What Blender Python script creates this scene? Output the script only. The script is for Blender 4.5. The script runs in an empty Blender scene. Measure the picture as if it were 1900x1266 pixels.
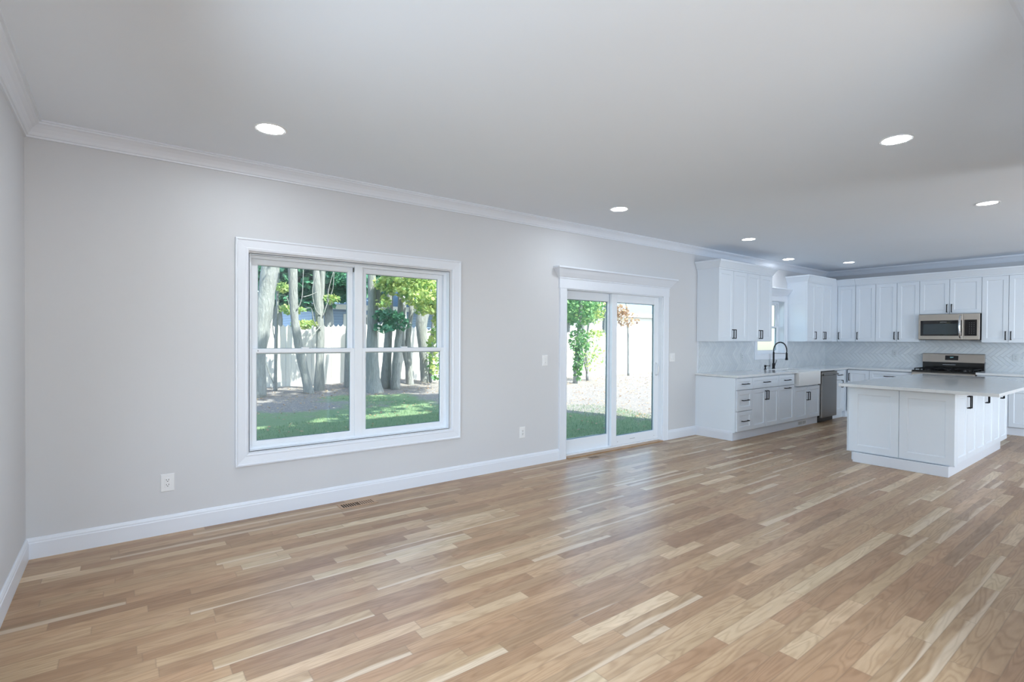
import bpy, bmesh, math, random
from math import sin, cos, pi, radians as R
from mathutils import Vector, Matrix, noise
sc = bpy.context.scene
COL = sc.collection
random.seed(7)

# ---------------------------------------------------------------- camera
cam = bpy.data.cameras.new('camera'); camo = bpy.data.objects.new('camera', cam); COL.objects.link(camo)
yaw, pit, rol = R(37.156), R(-.546), R(.289)
Fv = Vector((sin(yaw)*cos(pit), cos(yaw)*cos(pit), sin(pit)))
Rv = Vector((cos(yaw), -sin(yaw), 0)); Uv = Rv.cross(Fv)
Rv, Uv = Rv*cos(rol)+Uv*sin(rol), Uv*cos(rol)-Rv*sin(rol)
camo.matrix_world = Matrix(((Rv.x, Uv.x, -Fv.x, .484), (Rv.y, Uv.y, -Fv.y, -4.383), (Rv.z, Uv.z, -Fv.z, 1.40), (0, 0, 0, 1)))
cam.sensor_width = 36; cam.lens = 953.9/1900*36; cam.shift_y = 4.1/1900; cam.clip_end = 300; cam.clip_start = .02
sc.camera = camo

# ---------------------------------------------------------------- sky, sun, daylight, fill lamps, exposure
w = bpy.data.worlds.new('world'); sc.world = w; w.use_nodes = True
wn = w.node_tree.nodes; wl = w.node_tree.links
sky = wn.new('ShaderNodeTexSky'); sky.sky_type = 'NISHITA'; sky.sun_disc = False
sky.sun_elevation = R(55); sky.sun_rotation = R(157); sky.air_density = 1.0; sky.dust_density = 1.5; sky.ozone_density = 1
wl.new(sky.outputs[0], wn['Background'].inputs[0]); wn['Background'].inputs[1].default_value = .75
sun = bpy.data.lights.new('sun', 'SUN'); suno = bpy.data.objects.new('sun', sun); COL.objects.link(suno)
sun.energy = 13; sun.angle = R(.8); sun.color = (1, .96, .90)
suno.rotation_euler = Vector((-.39*cos(R(55))/1.0, .92*cos(R(55)), -sin(R(55)))).to_track_quat('-Z', 'Y').to_euler()
def area(name, loc, sx, sy, rot, power, color, spread=180):
    l = bpy.data.lights.new(name, 'AREA'); o = bpy.data.objects.new(name, l); COL.objects.link(o)
    l.shape = 'RECTANGLE'; l.size = sx; l.size_y = sy; l.energy = power; l.color = color; l.spread = R(spread)
    o.location = loc; o.rotation_euler = rot; return o
# dining-side daylight, then three fill lamps added in unseen openings around the camera
area('daylight_dining_window', (7.75, -8.92, 1.35), 2.3, 1.7, (R(92), 0, 0), 188, (.73, .86, 1.0))
area('fill_lamp_front', (1.55, -8.92, 1.5), 2.3, 2.0, (R(84), 0, 0), 44, (.74, .87, 1.0), 150)  # added fill from behind, no window known here
area('fill_lamp_side', (.08, -6.8, 1.5), 3.2, 1.9, (R(80), 0, R(-90)), 195, (.74, .87, 1.0), 150)  # added fill through a made-up opening in the left wall
area('fill_lamp_left', (.06, -2.75, 1.5), 1.5, 1.5, (R(71), 0, R(-90)), 45, (.74, .87, 1.0), 161)  # added to brighten the island end and cabinet side, window is made up
sc.view_settings.view_transform = 'Standard'; sc.view_settings.look = 'None'
sc.view_settings.exposure = -.03; sc.view_settings.gamma = 1.0; sc.view_settings.use_curve_mapping = False
cy = sc.cycles
cy.use_denoising = True; cy.max_bounces = 12; cy.diffuse_bounces = 7; cy.glossy_bounces = 4
cy.transmission_bounces = 6; cy.transparent_max_bounces = 12; cy.sample_clamp_indirect = 6; cy.caustics_reflective = False; cy.caustics_refractive = False
cy.use_adaptive_sampling = False

# ---------------------------------------------------------------- materials
def mat(name, col=(.8, .8, .8), rough=.5, metal=0, spec=.5, coat=0, emit=None, es=0):
    m = bpy.data.materials.new(name); m.use_nodes = True
    b = m.node_tree.nodes['Principled BSDF']
    b.inputs['Base Color'].default_value = (*col, 1); b.inputs['Roughness'].default_value = rough
    b.inputs['Metallic'].default_value = metal; b.inputs['Specular IOR Level'].default_value = spec
    b.inputs['Coat Weight'].default_value = coat
    if emit: b.inputs['Emission Color'].default_value = (*emit, 1); b.inputs['Emission Strength'].default_value = es
    return m
class G:
    """tiny node-graph helper"""
    def __init__(s, m): s.nt = m.node_tree; s.n = s.nt.nodes; s.l = s.nt.links; s.b = s.n['Principled BSDF']
    def put(s, sock, v):
        if isinstance(v, bpy.types.NodeSocket): s.l.new(v, sock)
        elif v is not None:
            try: sock.default_value = v
            except Exception: sock.default_value = (*v, 1)
    def node(s, t, ins={}, **kw):
        n = s.n.new(t)
        for k, v in kw.items(): setattr(n, k, v)
        for k, v in ins.items(): s.put(n.inputs[k], v)
        return n
    def math(s, op, a, b=None, c=None, clamp=False):
        n = s.node('ShaderNodeMath', operation=op, use_clamp=clamp); s.put(n.inputs[0], a)
        if b is not None: s.put(n.inputs[1], b)
        if c is not None: s.put(n.inputs[2], c)
        return n.outputs[0]
    def mix(s, f, a, b, blend='MIX'):
        n = s.node('ShaderNodeMix', data_type='RGBA', blend_type=blend); s.put(n.inputs[0], f); s.put(n.inputs[6], a); s.put(n.inputs[7], b); return n.outputs[2]
    def noise(s, vec, scale, detail=3, rough=.5, dist=0, w=None):
        n = s.node('ShaderNodeTexNoise', {'Scale': scale, 'Detail': detail, 'Roughness': rough, 'Distortion': dist}); s.put(n.inputs['Vector'], vec); return n.outputs['Fac']
    def ramp(s, f, stops):
        n = s.node('ShaderNodeValToRGB'); s.put(n.inputs[0], f); e = n.color_ramp.elements
        while len(e) < len(stops): e.new(.5)
        for el, (p, c) in zip(e, stops): el.position = p; el.color = (*c, 1) if len(c) == 3 else c
        return n.outputs[0]
    def coord(s, k='Object'): return s.node('ShaderNodeTexCoord').outputs[k]
    def map(s, v, scale=(1, 1, 1), loc=(0, 0, 0), rot=(0, 0, 0)):
        n = s.node('ShaderNodeMapping', {'Scale': scale, 'Location': loc, 'Rotation': rot}); s.put(n.inputs['Vector'], v); return n.outputs[0]
    def sep(s, v): n = s.node('ShaderNodeSeparateXYZ'); s.put(n.inputs[0], v); return n.outputs
    def comb(s, x, y, z):
        n = s.node('ShaderNodeCombineXYZ'); s.put(n.inputs[0], x); s.put(n.inputs[1], y); s.put(n.inputs[2], z); return n.outputs[0]
    def bump(s, h, strength=.2, dist=.01):
        n = s.node('ShaderNodeBump', {'Strength': strength, 'Distance': dist}); s.put(n.inputs['Height'], h); s.l.new(n.outputs[0], s.b.inputs['Normal'])
    def base(s, c): s.put(s.b.inputs['Base Color'], c)
    def rough(s, c): s.put(s.b.inputs['Roughness'], c)

M = {}
def paint(name, col, rough, bump=.04, scale=180):
    m = mat(name, col, rough); g = G(m); v = g.coord()
    n = g.noise(v, 1.3, 3); c = Vector(col)
    g.base(g.mix(n, tuple(c*.985), tuple(c*1.01)))
    g.bump(g.noise(v, scale, 2), bump, .002); M[name] = m; return m
paint('wall_paint', (.635, .645, .665), .6, .06)
paint('ceiling_paint', (.81, .865, .93), .75, .05)
paint('trim_paint', (.76, .80, .865), .34, .01, 60)
paint('cabinet_paint', (.77, .83, .90), .36, .01, 60)
paint('vinyl', (.78, .82, .87), .35, .01, 60)
M['white_plastic'] = mat('white_plastic', (.80, .81, .82), .35)
M['black_metal'] = mat('black_metal', (.006, .006, .008), .5, 0, .25)
M['black_plastic'] = mat('black_plastic', (.01, .01, .012), .35)
M['spacer'] = mat('spacer', (.07, .12, .14), .4)
M['black_glass'] = mat('black_glass', (.004, .004, .006), .04, 0, .6)
M['enamel'] = mat('enamel', (.008, .008, .009), .14)
M['ceramic'] = mat('ceramic', (.86, .86, .85), .12)
M['grey_plastic'] = mat('grey_plastic', (.35, .36, .37), .4)
M['grey_print'] = mat('grey_print', (.42, .44, .46), .5)
M['screen_digit'] = mat('screen_digit', (.1, .3, .35), .5, emit=(.4, .85, 1), es=1.2)
M['lens'] = mat('lens', (.9, .9, .9), .5, emit=(.88, .94, 1), es=145)
M['rear_lens'] = mat('rear_lens', (.9, .9, .9), .5, emit=(.88, .94, 1), es=62)
M['kitchen_lens'] = mat('kitchen_lens', (.9, .9, .9), .5, emit=(.85, .93, 1), es=13)
M['oven_window'] = mat('oven_window', (.03, .045, .055), .12, 0, .6)
def quartz():
    m = mat('quartz', (.80, .80, .79), .09); g = G(m); v = g.coord()
    n = g.noise(v, 3.2, 5, .6, 1.2); k = g.ramp(n, [(.47, (0, 0, 0)), (.5, (1, 1, 1)), (.53, (0, 0, 0))])
    sp = g.noise(v, 260, 2)
    c = g.mix(g.math('MULTIPLY', k, .25), g.mix(sp, (.70, .725, .745), (.75, .77, .79)), (.58, .60, .62)); g.base(c); M['quartz'] = m
quartz()
def steel(name, col, rough, axis):
    m = mat(name, col, rough, 1.0); g = G(m); v = g.coord()
    s = [2.2, 2.2, 2.2]; 
    for i in range(3):
        if i != axis: s[i] = 420
    n = g.noise(g.map(v, tuple(s)), 1, 2)
    g.rough(g.math('MULTIPLY_ADD', n, .22, rough-.08)); g.base(g.mix(n, tuple(c*.9 for c in col), tuple(min(1, c*1.05) for c in col))); M[name] = m
steel('stainless', (.45, .405, .36), .30, 0)
steel('stainless_dark', (.30, .285, .27), .34, 0)
M['chrome'] = mat('chrome', (.75, .75, .76), .1, 1)
def glass():
    m = bpy.data.materials.new('window_glass'); m.use_nodes = True; nt = m.node_tree; nt.nodes.clear()
    o = nt.nodes.new('ShaderNodeOutputMaterial'); mx = nt.nodes.new('ShaderNodeMixShader'); t = nt.nodes.new('ShaderNodeBsdfTransparent'); gl = nt.nodes.new('ShaderNodeBsdfGlossy')
    lw = nt.nodes.new('ShaderNodeLayerWeight'); lw.inputs[0].default_value = .5; gl.inputs['Roughness'].default_value = .0
    pw = nt.nodes.new('ShaderNodeMath'); pw.operation = 'POWER'; pw.inputs[1].default_value = 5; nt.links.new(lw.outputs['Facing'], pw.inputs[0])
    fr = nt.nodes.new('ShaderNodeMath'); fr.operation = 'MULTIPLY_ADD'; nt.links.new(pw.outputs[0], fr.inputs[0]); fr.inputs[1].default_value = .8; fr.inputs[2].default_value = .035
    t.inputs[0].default_value = (.93, .975, .96, 1); gl.inputs[0].default_value = (.8, .9, 1, 1)
    nt.links.new(fr.outputs[0], mx.inputs[0]); nt.links.new(t.outputs[0], mx.inputs[1]); nt.links.new(gl.outputs[0], mx.inputs[2]); nt.links.new(mx.outputs[0], o.inputs[0]); M['window_glass'] = m
glass()
def herring():
    # glossy white herringbone tile; u = along the wall, v = height
    m = mat('herringbone_tile', (.66, .70, .72), .07, spec=.6); g = G(m); uv = g.node('ShaderNodeUVMap').outputs[0]
    q = g.map(uv, (1/.05, 1/.05, 1), (0, 0, 0), (0, 0, R(45))); x, y, z = g.sep(q)
    # herringbone of 1 x 4 blocks on the integer grid
    ix = g.math('FLOOR', x); iy = g.math('FLOOR', y)
    k = g.math('FLOORED_MODULO', g.math('SUBTRACT', ix, iy), 8)
    hor = g.math('LESS_THAN', k, 4)
    fx = g.math('FRACT', x); fy = g.math('FRACT', y)
    # horizontal block: position along = k + fx (0..4), across fy ; vertical: along = (7-k) + fy
    ah = g.math('ADD', k, fx); av = g.math('ADD', g.math('SUBTRACT', 7, k), fy)
    def mixf(f, a, b): return g.math('ADD', g.math('MULTIPLY', f, b), g.math('MULTIPLY', g.math('SUBTRACT', 1, f), a))
    al = mixf(hor, av, ah); ac = mixf(hor, fx, fy)
    d = g.math('MINIMUM', g.math('MINIMUM', al, g.math('SUBTRACT', 4, al)), g.math('MINIMUM', ac, g.math('SUBTRACT', 1, ac)))
    grout = g.math('LESS_THAN', d, .045)
    wv = g.noise(g.coord(), 26, 2)
    bid = g.node('ShaderNodeTexWhiteNoise', noise_dimensions='3D'); 
    bx = mixf(hor, ix, g.math('SUBTRACT', ix, k)); by = mixf(hor, g.math('SUBTRACT', iy, g.math('SUBTRACT', 7, k)), iy)
    g.l.new(g.comb(bx, by, hor), bid.inputs[0]); rnd = bid.outputs[0]
    g.base(g.mix(grout, g.mix(rnd, (.60, .645, .69), (.67, .71, .74)), (.54, .57, .60)))
    g.rough(mixf(grout, .06, .6))
    edge = g.math('MULTIPLY', g.math('MINIMUM', g.math('MULTIPLY', d, 7), 1), 1.0)
    tilt = g.math('MULTIPLY', g.math('SUBTRACT', rnd, .5), g.math('SUBTRACT', ac, .5))
    g.bump(g.math('ADD', g.math('ADD', edge, g.math('MULTIPLY', wv, 1.1)), g.math('MULTIPLY', tilt, 1.6)), .5, .004); M['tile'] = m
herring()
def oak(name, plank=True):
    m = mat(name, (.5, .36, .24), .3); g = G(m)
    if plank:
        a = g.node('ShaderNodeAttribute', attribute_name='plank'); r, s2, s3 = [g.node('ShaderNodeSeparateColor', {0: a.outputs['Color']}).outputs[i] for i in range(3)]
        uv = g.node('ShaderNodeUVMap').outputs[0]; u, v, _ = g.sep(uv)
        seed = g.math('MULTIPLY', s2, 97.0)
    else:
        co = g.sep(g.coord()); u, v = co[0], co[1]; r = .42; s3 = .1; seed = 3.0; 
    W = .08
    vm = g.math('MULTIPLY', v, W) if plank else v
    gv = g.comb(g.math('MULTIPLY', u, 3.0), g.math('MULTIPLY', vm, 75), seed)
    fine = g.noise(gv, 1.6, 4, .62, .3)
    pores = g.noise(g.comb(g.math('MULTIPLY', u, 14), g.math('MULTIPLY', vm, 520), seed), 1, 2, .7)
    # growth-ring contours ("cathedral" grain)
    fld = g.noise(g.comb(g.math('MULTIPLY', u, 1.5), g.math('MULTIPLY', vm, 13), seed), 1.0, 1.5, .45, .25)
    rings = g.math('SINE', g.math('MULTIPLY', fld, 68))
    rings = g.math('MULTIPLY_ADD', rings, .5, .5); rings = g.math('POWER', rings, 2.2)
    tone = g.ramp(r, [(0, (.33, .20, .115)), (.2, (.42, .272, .165)), (.5, (.50, .345, .212)), (.78, (.57, .42, .275)), (1, (.70, .57, .405))])
    hue = g.mix(s3, (1.03, .98, .93), (.98, 1.015, .98))
    c = g.mix(1.0, tone, hue, 'MULTIPLY')
    blot = g.noise(g.comb(g.math('MULTIPLY', u, 2.2), g.math('MULTIPLY', vm, 11), g.math('ADD', seed, 5.0) if plank else 8.0), 1.3, 3, .6, .8)
    c = g.mix(g.ramp(blot, [(.35, (0, 0, 0)), (.7, (1, 1, 1))]), g.mix(1.0, c, (.90, .87, .83), 'MULTIPLY'), g.mix(1.0, c, (1.09, 1.09, 1.10), 'MULTIPLY'))
    c = g.mix(g.math('MULTIPLY', g.math('SUBTRACT', 1, fine), .42), c, g.mix(1.0, c, (.70, .62, .55), 'MULTIPLY'))
    c = g.mix(g.math('MULTIPLY', rings, .42), c, g.mix(1.0, c, (.62, .54, .46), 'MULTIPLY'))
    c = g.mix(g.math('MULTIPLY', g.ramp(pores, [(.55, (0, 0, 0)), (.75, (1, 1, 1))]), .22), c, g.mix(1.0, c, (.6, .5, .4), 'MULTIPLY'))
    # pale sapwood along one edge of some planks
    if plank:
        wob = g.noise(g.comb(g.math('MULTIPLY', u, 1.1), seed, 0), 1.4, 2)
        e = g.math('ADD', v, g.math('MULTIPLY_ADD', wob, 1.1, -.55))
        lim = g.math('MULTIPLY_ADD', s3, 3.2, -2.6)
        sap = g.ramp(g.math('SUBTRACT', lim, e), [(.0, (0, 0, 0)), (.16, (1, 1, 1))])
        c = g.mix(g.math('MULTIPLY', sap, .58), c, g.mix(rings, (.73, .60, .45), (.66, .53, .385)))
        kn = g.node('ShaderNodeTexVoronoi', {'Scale': 1.0, 'Vector': g.comb(g.math('MULTIPLY', u, 1.8), g.math('MULTIPLY', vm, 3.4), seed)})
        kd = g.math('ADD', kn.outputs['Distance'], g.math('MULTIPLY', fine, .05))
        kmask = g.math('MULTIPLY', g.ramp(kd, [(.045, (1, 1, 1)), (.085, (0, 0, 0))]), g.math('GREATER_THAN', g.node('ShaderNodeSeparateColor', {0: kn.outputs['Color']}).outputs[0], .82))
        c = g.mix(g.math('MULTIPLY', kmask, .75), c, (.16, .09, .055))
        dv = g.math('MINIMUM', v, g.math('SUBTRACT', 1, v))
        at2 = g.node('ShaderNodeAttribute', attribute_name='plen'); L = g.node('ShaderNodeSeparateColor', {0: at2.outputs['Color']}).outputs[0]
        ul = g.node('ShaderNodeAttribute', attribute_name='UVMap').outputs['Vector']
        seam = g.ramp(g.math('MULTIPLY', dv, W), [(.0, (1, 1, 1)), (.0016, (0, 0, 0))])
        e0 = g.math('MULTIPLY', g.node('ShaderNodeSeparateColor', {0: at2.outputs['Color']}).outputs[1], 1)
        de = g.math('MINIMUM', e0, g.math('SUBTRACT', 1, e0)); de = g.math('MULTIPLY', de, g.math('MULTIPLY', L, 4))
        seam2 = g.ramp(de, [(.0, (1, 1, 1)), (.0016, (0, 0, 0))])
        sm = g.math('MAXIMUM', seam, seam2)
        c = g.mix(g.math('MULTIPLY', sm, .45), c, (.20, .13, .08))
    g.base(c)
    g.rough(g.math('MULTIPLY_ADD', fine, .14, .27))
    g.bump(g.math('ADD', fine, g.math('MULTIPLY', pores, .5)), .05, .002)
    M[name] = m
oak('oak_floor'); oak('oak_wood', False)
def bark():
    m = mat('bark', (.33, .30, .27), .9); g = G(m); v = g.coord()
    n = g.noise(g.map(v, (9, 9, 1.6)), 3, 5, .65, .6); n2 = g.noise(v, 1.4, 3)
    c = g.mix(n, (.13, .135, .135), (.52, .51, .50)); g.base(g.mix(g.math('MULTIPLY', n2, .35), c, (.30, .34, .28))); g.bump(n, 1.0, .05); M['bark'] = m
bark()
def leaf(name, a, b, tr=.35):
    m = mat(name, a, .45); g = G(m); at = g.node('ShaderNodeAttribute', attribute_name='tint').outputs['Fac']
    c = g.mix(at, a, b); g.base(c)
    t = g.n.new('ShaderNodeBsdfTranslucent'); g.l.new(c, t.inputs[0]); mx = g.n.new('ShaderNodeMixShader'); mx.inputs[0].default_value = tr
    g.l.new(g.b.outputs[0], mx.inputs[1]); g.l.new(t.outputs[0], mx.inputs[2]); g.l.new(mx.outputs[0], g.n['Material Output'].inputs[0]); M[name] = m
leaf('leaf_green', (.09, .24, .10), (.22, .42, .14))
leaf('leaf_yellow', (.22, .40, .12), (.66, .70, .26), .45)
leaf('leaf_dark', (.05, .19, .12), (.12, .32, .17))
leaf('leaf_red', (.30, .17, .10), (.62, .46, .28))
def grassm():
    m = mat('lawn', (.12, .28, .07), .9); g = G(m); v = g.coord(); x, y, z = g.sep(v)
    n1 = g.noise(v, .42, 4, .6, .4); n2 = g.noise(v, 7, 4, .7); n3 = g.noise(g.map(v, (1, 1, 1)), 55, 2, .7)
    gr = g.mix(n2, (.13, .24, .12), (.27, .38, .20)); gr = g.mix(g.math('MULTIPLY', n3, .6), gr, (.30, .40, .16))
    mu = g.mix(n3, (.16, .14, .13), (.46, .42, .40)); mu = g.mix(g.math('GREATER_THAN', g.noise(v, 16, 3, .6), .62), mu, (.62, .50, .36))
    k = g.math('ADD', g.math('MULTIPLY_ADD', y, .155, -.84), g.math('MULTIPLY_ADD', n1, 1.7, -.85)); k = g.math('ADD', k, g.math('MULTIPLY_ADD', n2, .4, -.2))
    k = g.math('ADD', k, g.math('MULTIPLY', g.math('MULTIPLY_ADD', x, .25, -1.5, True), .95))  # more dry mulch mix towards the door view, paling the sunlit lawn in colour
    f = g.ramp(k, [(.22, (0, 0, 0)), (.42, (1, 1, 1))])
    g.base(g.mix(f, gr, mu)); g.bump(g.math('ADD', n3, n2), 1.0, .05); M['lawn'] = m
grassm()
def woodm(name, a, b, sc_=(1, 1, .12)):
    m = mat(name, a, .85); g = G(m); v = g.coord(); n = g.noise(g.map(v, sc_), 26, 4, .65); n2 = g.noise(g.map(v, (8, 1, .5)), 1.3, 1)
    g.base(g.mix(n2, g.mix(n, a, b), tuple(c*1.15 for c in b))); g.bump(n, .3, .01); M[name] = m
woodm('fence_wood', (.42, .40, .37), (.66, .64, .60))
def siding():
    m = mat('blue_siding', (.30, .42, .58), .6); g = G(m); x, y, z = g.sep(g.coord()); f = g.math('FRACT', g.math('MULTIPLY', z, 8)); g.base(g.mix(g.math('LESS_THAN', f, .12), (.30, .42, .60), (.16, .24, .38))); g.bump(f, .6, .02); M['siding'] = m
    m = mat('roof_shingle', (.30, .38, .46), .9); g = G(m); v = g.coord(); g.base(g.mix(g.noise(g.map(v, (2, 2, 12)), 3, 3), (.10, .16, .24), (.20, .27, .35))); M['shingle'] = m
siding()
M['dark_glass'] = mat('dark_glass', (.12, .17, .22), .08)
M['white_siding'] = mat('white_siding', (.78, .78, .76), .7)
M['concrete'] = mat('concrete', (.62, .61, .58), .85)
M['dark_void'] = mat('dark_void', (.02, .015, .012), .9)

# ---------------------------------------------------------------- mesh helpers
class MB:
    def __init__(s, o=(0, 0, 0)): s.bm = bmesh.new(); s.o = Vector(o); s.mi = 0; s.uv = None
    def v(s, p): return s.bm.verts.new(p)
    def f(s, vs):
        try: f = s.bm.faces.new(vs); f.material_index = s.mi; return f
        except ValueError: return None
    def box(s, x0, x1, y0, y1, z0, z1):
        a = [s.v((x, y, z)) for z in (z0, z1) for y in (y0, y1) for x in (x0, x1)]
        for q in ((0, 2, 3, 1), (4, 5, 7, 6), (0, 1, 5, 4), (2, 6, 7, 3), (0, 4, 6, 2), (1, 3, 7, 5)): s.f([a[i] for i in q])
        return s
    def loops(s, rings, close=False, cap0=True, cap1=True, cyc=True):
        rs = [[s.v(p) for p in r] for r in rings]
        n = len(rs[0]); m = len(rs)
        for i in range(m if close else m-1):
            a, b = rs[i], rs[(i+1) % m]
            for j in range(n if cyc else n-1): s.f([a[j], a[(j+1) % n], b[(j+1) % n], b[j]])
        if not close:
            if cap0: s.f(rs[0][::-1])
            if cap1: s.f(rs[-1])
        return s
    def frame(s, x0, x1, z0, z1, prof, fill=False, close=True):
        """mitred rectangular frame in the xz-plane; prof = [(inset, y)...]"""
        rings = [[(x0+w_, y, z0+w_), (x1-w_, y, z0+w_), (x1-w_, y, z1-w_), (x0+w_, y, z1-w_)] for w_, y in prof]
        return s.loops(rings, close=close and not fill, cap0=fill, cap1=fill)
    def run(s, prof, p0, p1, nrm, m0=0, m1=0):
        """extrude profile [(out, z)] from p0 to p1 ; nrm = outward direction; m = mitre at the ends"""
        p0 = Vector(p0); p1 = Vector(p1); t = (p1-p0).normalized(); nr = Vector(nrm)
        a = [p0+nr*d+Vector((0, 0, z))+t*(d*m0) for d, z in prof]; b = [p1+nr*d+Vector((0, 0, z))-t*(d*m1) for d, z in prof]
        return s.loops([a, b])
    def tube(s, pts, r, n=10, caps=True):
        pts = [Vector(p) for p in pts]; rs = r if isinstance(r, (list, tuple)) else [r]*len(pts); rings = []
        up = None
        for i, p in enumerate(pts):
            t = (pts[min(i+1, len(pts)-1)]-pts[max(i-1, 0)]).normalized()
            if up is None:
                up = Vector((0, 0, 1)) if abs(t.z) < .9 else Vector((1, 0, 0))
            a = t.cross(up).normalized(); b = a.cross(t).normalized(); up = b
            rings.append([p+(a*cos(2*pi*k/n)+b*sin(2*pi*k/n))*rs[i] for k in range(n)])
        return s.loops(rings, cap0=caps, cap1=caps)
    def lathe(s, prof, c=(0, 0, 0), n=24, close=False):
        return s.loops([[(c[0]+r*cos(2*pi*k/n), c[1]+r*sin(2*pi*k/n), c[2]+z) for k in range(n)] for r, z in prof], cap0=True, cap1=True)
    def build(s, name, mats, parent=None, bevel=0, smooth=False, kind=None):
        bm = s.bm
        bmesh.ops.recalc_face_normals(bm, faces=bm.faces)
        if s.o.length: bmesh.ops.translate(bm, verts=bm.verts, vec=-s.o)
        me = bpy.data.meshes.new(name); bm.to_mesh(me); bm.free()
        for m in (mats if isinstance(mats, (list, tuple)) else [mats]): me.materials.append(M[m] if isinstance(m, str) else m)
        o = bpy.data.objects.new(name, me); COL.objects.link(o)
        if parent: o.parent = parent
        else: o.location = s.o
        if smooth:
            for p in me.polygons: p.use_smooth = True
        if bevel:
            b = o.modifiers.new('bevel', 'BEVEL'); b.width = bevel; b.segments = 2; b.limit_method = 'ANGLE'; b.angle_limit = R(40)
            b.harden_normals = False
        if kind: o['kind'] = kind
        return o
def tag(o, label, cat, group=None):
    o['label'] = label; o['category'] = cat
    if group: o['group'] = group
    return o
def thing(name, label, cat, loc=(0, 0, 0), rz=0, group=None):
    o = bpy.data.objects.new(name, None); COL.objects.link(o); o.location = loc; o.rotation_euler = (0, 0, rz); o.empty_display_size = .1
    return tag(o, label, cat, group)
def dup(root, loc, rz=None, label=None):
    r = root.copy(); COL.objects.link(r); r.location = loc
    if rz is not None: r.rotation_euler = (0, 0, rz)
    if label: r['label'] = label
    for ch in root.children:
        c = ch.copy(); COL.objects.link(c); c.parent = r
        for g2 in ch.children:
            d = g2.copy(); COL.objects.link(d); d.parent = c
    return r
def text_mesh(name, s, size, mtl, parent, loc, rot, sx=1):
    cu = bpy.data.curves.new(name, 'FONT'); cu.body = s; cu.size = size; cu.extrude = .0004; cu.align_x = 'CENTER'; cu.align_y = 'CENTER'
    t = bpy.data.objects.new(name+'_src', cu); COL.objects.link(t)
    me = bpy.data.meshes.new_from_object(t.evaluated_get(bpy.context.evaluated_depsgraph_get())); bpy.data.objects.remove(t)
    me.transform(Matrix.Diagonal((sx, 1, 1, 1))); me.materials.clear(); me.materials.append(M[mtl])
    o = bpy.data.objects.new(name, me); COL.objects.link(o); o.parent = parent; o.location = loc; o.rotation_euler = rot; return o

H, XL, YF = 2.735, 11.6, -9.0
# ---------------------------------------------------------------- floor (one mesh, a quad per plank)
def floor():
    rnd = random.Random(11); W = .08
    bm = bmesh.new(); uvl = bm.loops.layers.uv.new('UVMap'); cl = bm.loops.layers.float_color.new('plank'); pl = bm.loops.layers.float_color.new('plen')
    y = 0.0; row = 0
    while y > YF:
        y1 = max(y-W, YF); x = -rnd.random()*.6
        while x < XL:
            L = rnd.choice((.3, .42, .5, .6, .7, .75, .85, 1.0, 1.15, 1.5))*rnd.uniform(.9, 1.1); xa, xb = max(x, 0), min(x+L, XL)
            if xb-xa > .01:
                t = rnd.random(); r = t*.62+.12 if t < .84 else rnd.uniform(.78, 1.0)
                if rnd.random() < .10: r = rnd.uniform(0, .14)
                col = (r, rnd.random(), rnd.random(), 1); ou = rnd.uniform(0, 50)
                vs = [bm.verts.new(p) for p in ((xa, y1, 0), (xb, y1, 0), (xb, y, 0), (xa, y, 0))]; f = bm.faces.new(vs)
                for lp, (uu, vv, e) in zip(f.loops, ((xa, 0, 0), (xb, 0, 1), (xb, 1, 1), (xa, 1, 0))):
                    lp[uvl].uv = (uu-x+ou, vv); lp[cl] = col; lp[pl] = ((xb-xa)/4, e, 0, 1)
            x += L
        y = y1; row += 1
    # slab under the boards
    a = [bm.verts.new(p) for p in ((0, YF, -.12), (XL, YF, -.12), (XL, 0, -.12), (0, 0, -.12), (0, YF, -.001), (XL, YF, -.001), (XL, 0, -.001), (0, 0, -.001))]
    for q in ((0, 3, 2, 1), (0, 1, 5, 4), (1, 2, 6, 5), (2, 3, 7, 6), (3, 0, 4, 7)): bm.faces.new([a[i] for i in q])
    me = bpy.data.meshes.new('floor'); bm.to_mesh(me); bm.free(); me.materials.append(M['oak_floor'])
    o = bpy.data.objects.new('floor', me); COL.objects.link(o); o['kind'] = 'structure'
floor()
# ---------------------------------------------------------------- walls, ceiling
b = MB(); b.box(0, XL, YF, 0, H, H+.12); b.build('ceiling', 'ceiling_paint', kind='structure')
T = .16
WX = (1.26, 3.04, .51, 2.05); DX = (4.58, 6.42, -.06, 1.995); KX = (8.94, 9.88, 1.15, 2.075)
b = MB()
x = -T
for (a0, a1, z0, z1) in (WX, DX, KX):
    b.box(x, a0, 0, T, -.12, H+.12)
    if z0 > 0: b.box(a0, a1, 0, T, -.12, z0)
    else: b.box(a0, a1, 0, T, -.12, z0)
    b.box(a0, a1, 0, T, z1, H+.12); x = a1
b.box(x, XL+T, 0, T, -.12, H+.12)
b.build('wall_back', 'wall_paint', kind='structure')
b = MB(); b.box(-T, 0, YF, -8.4, -.12, H+.12); b.box(-T, 0, -8.4, -5.2, -.12, .55); b.box(-T, 0, -8.4, -5.2, 2.45, H+.12); b.box(-T, 0, -5.2, -3.5, -.12, H+.12); b.box(-T, 0, -3.5, -2.0, -.12, .75); b.box(-T, 0, -3.5, -2.0, 2.25, H+.12); b.box(-T, 0, -2.0, 0, -.12, H+.12); b.build('wall_left', 'wall_paint', kind='structure')  # both openings made for the side and left fill lamps
b = MB(); b.box(XL, XL+T, YF, 0, -.12, H+.12); b.build('wall_right', 'wall_paint', kind='structure')
b = MB()
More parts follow.
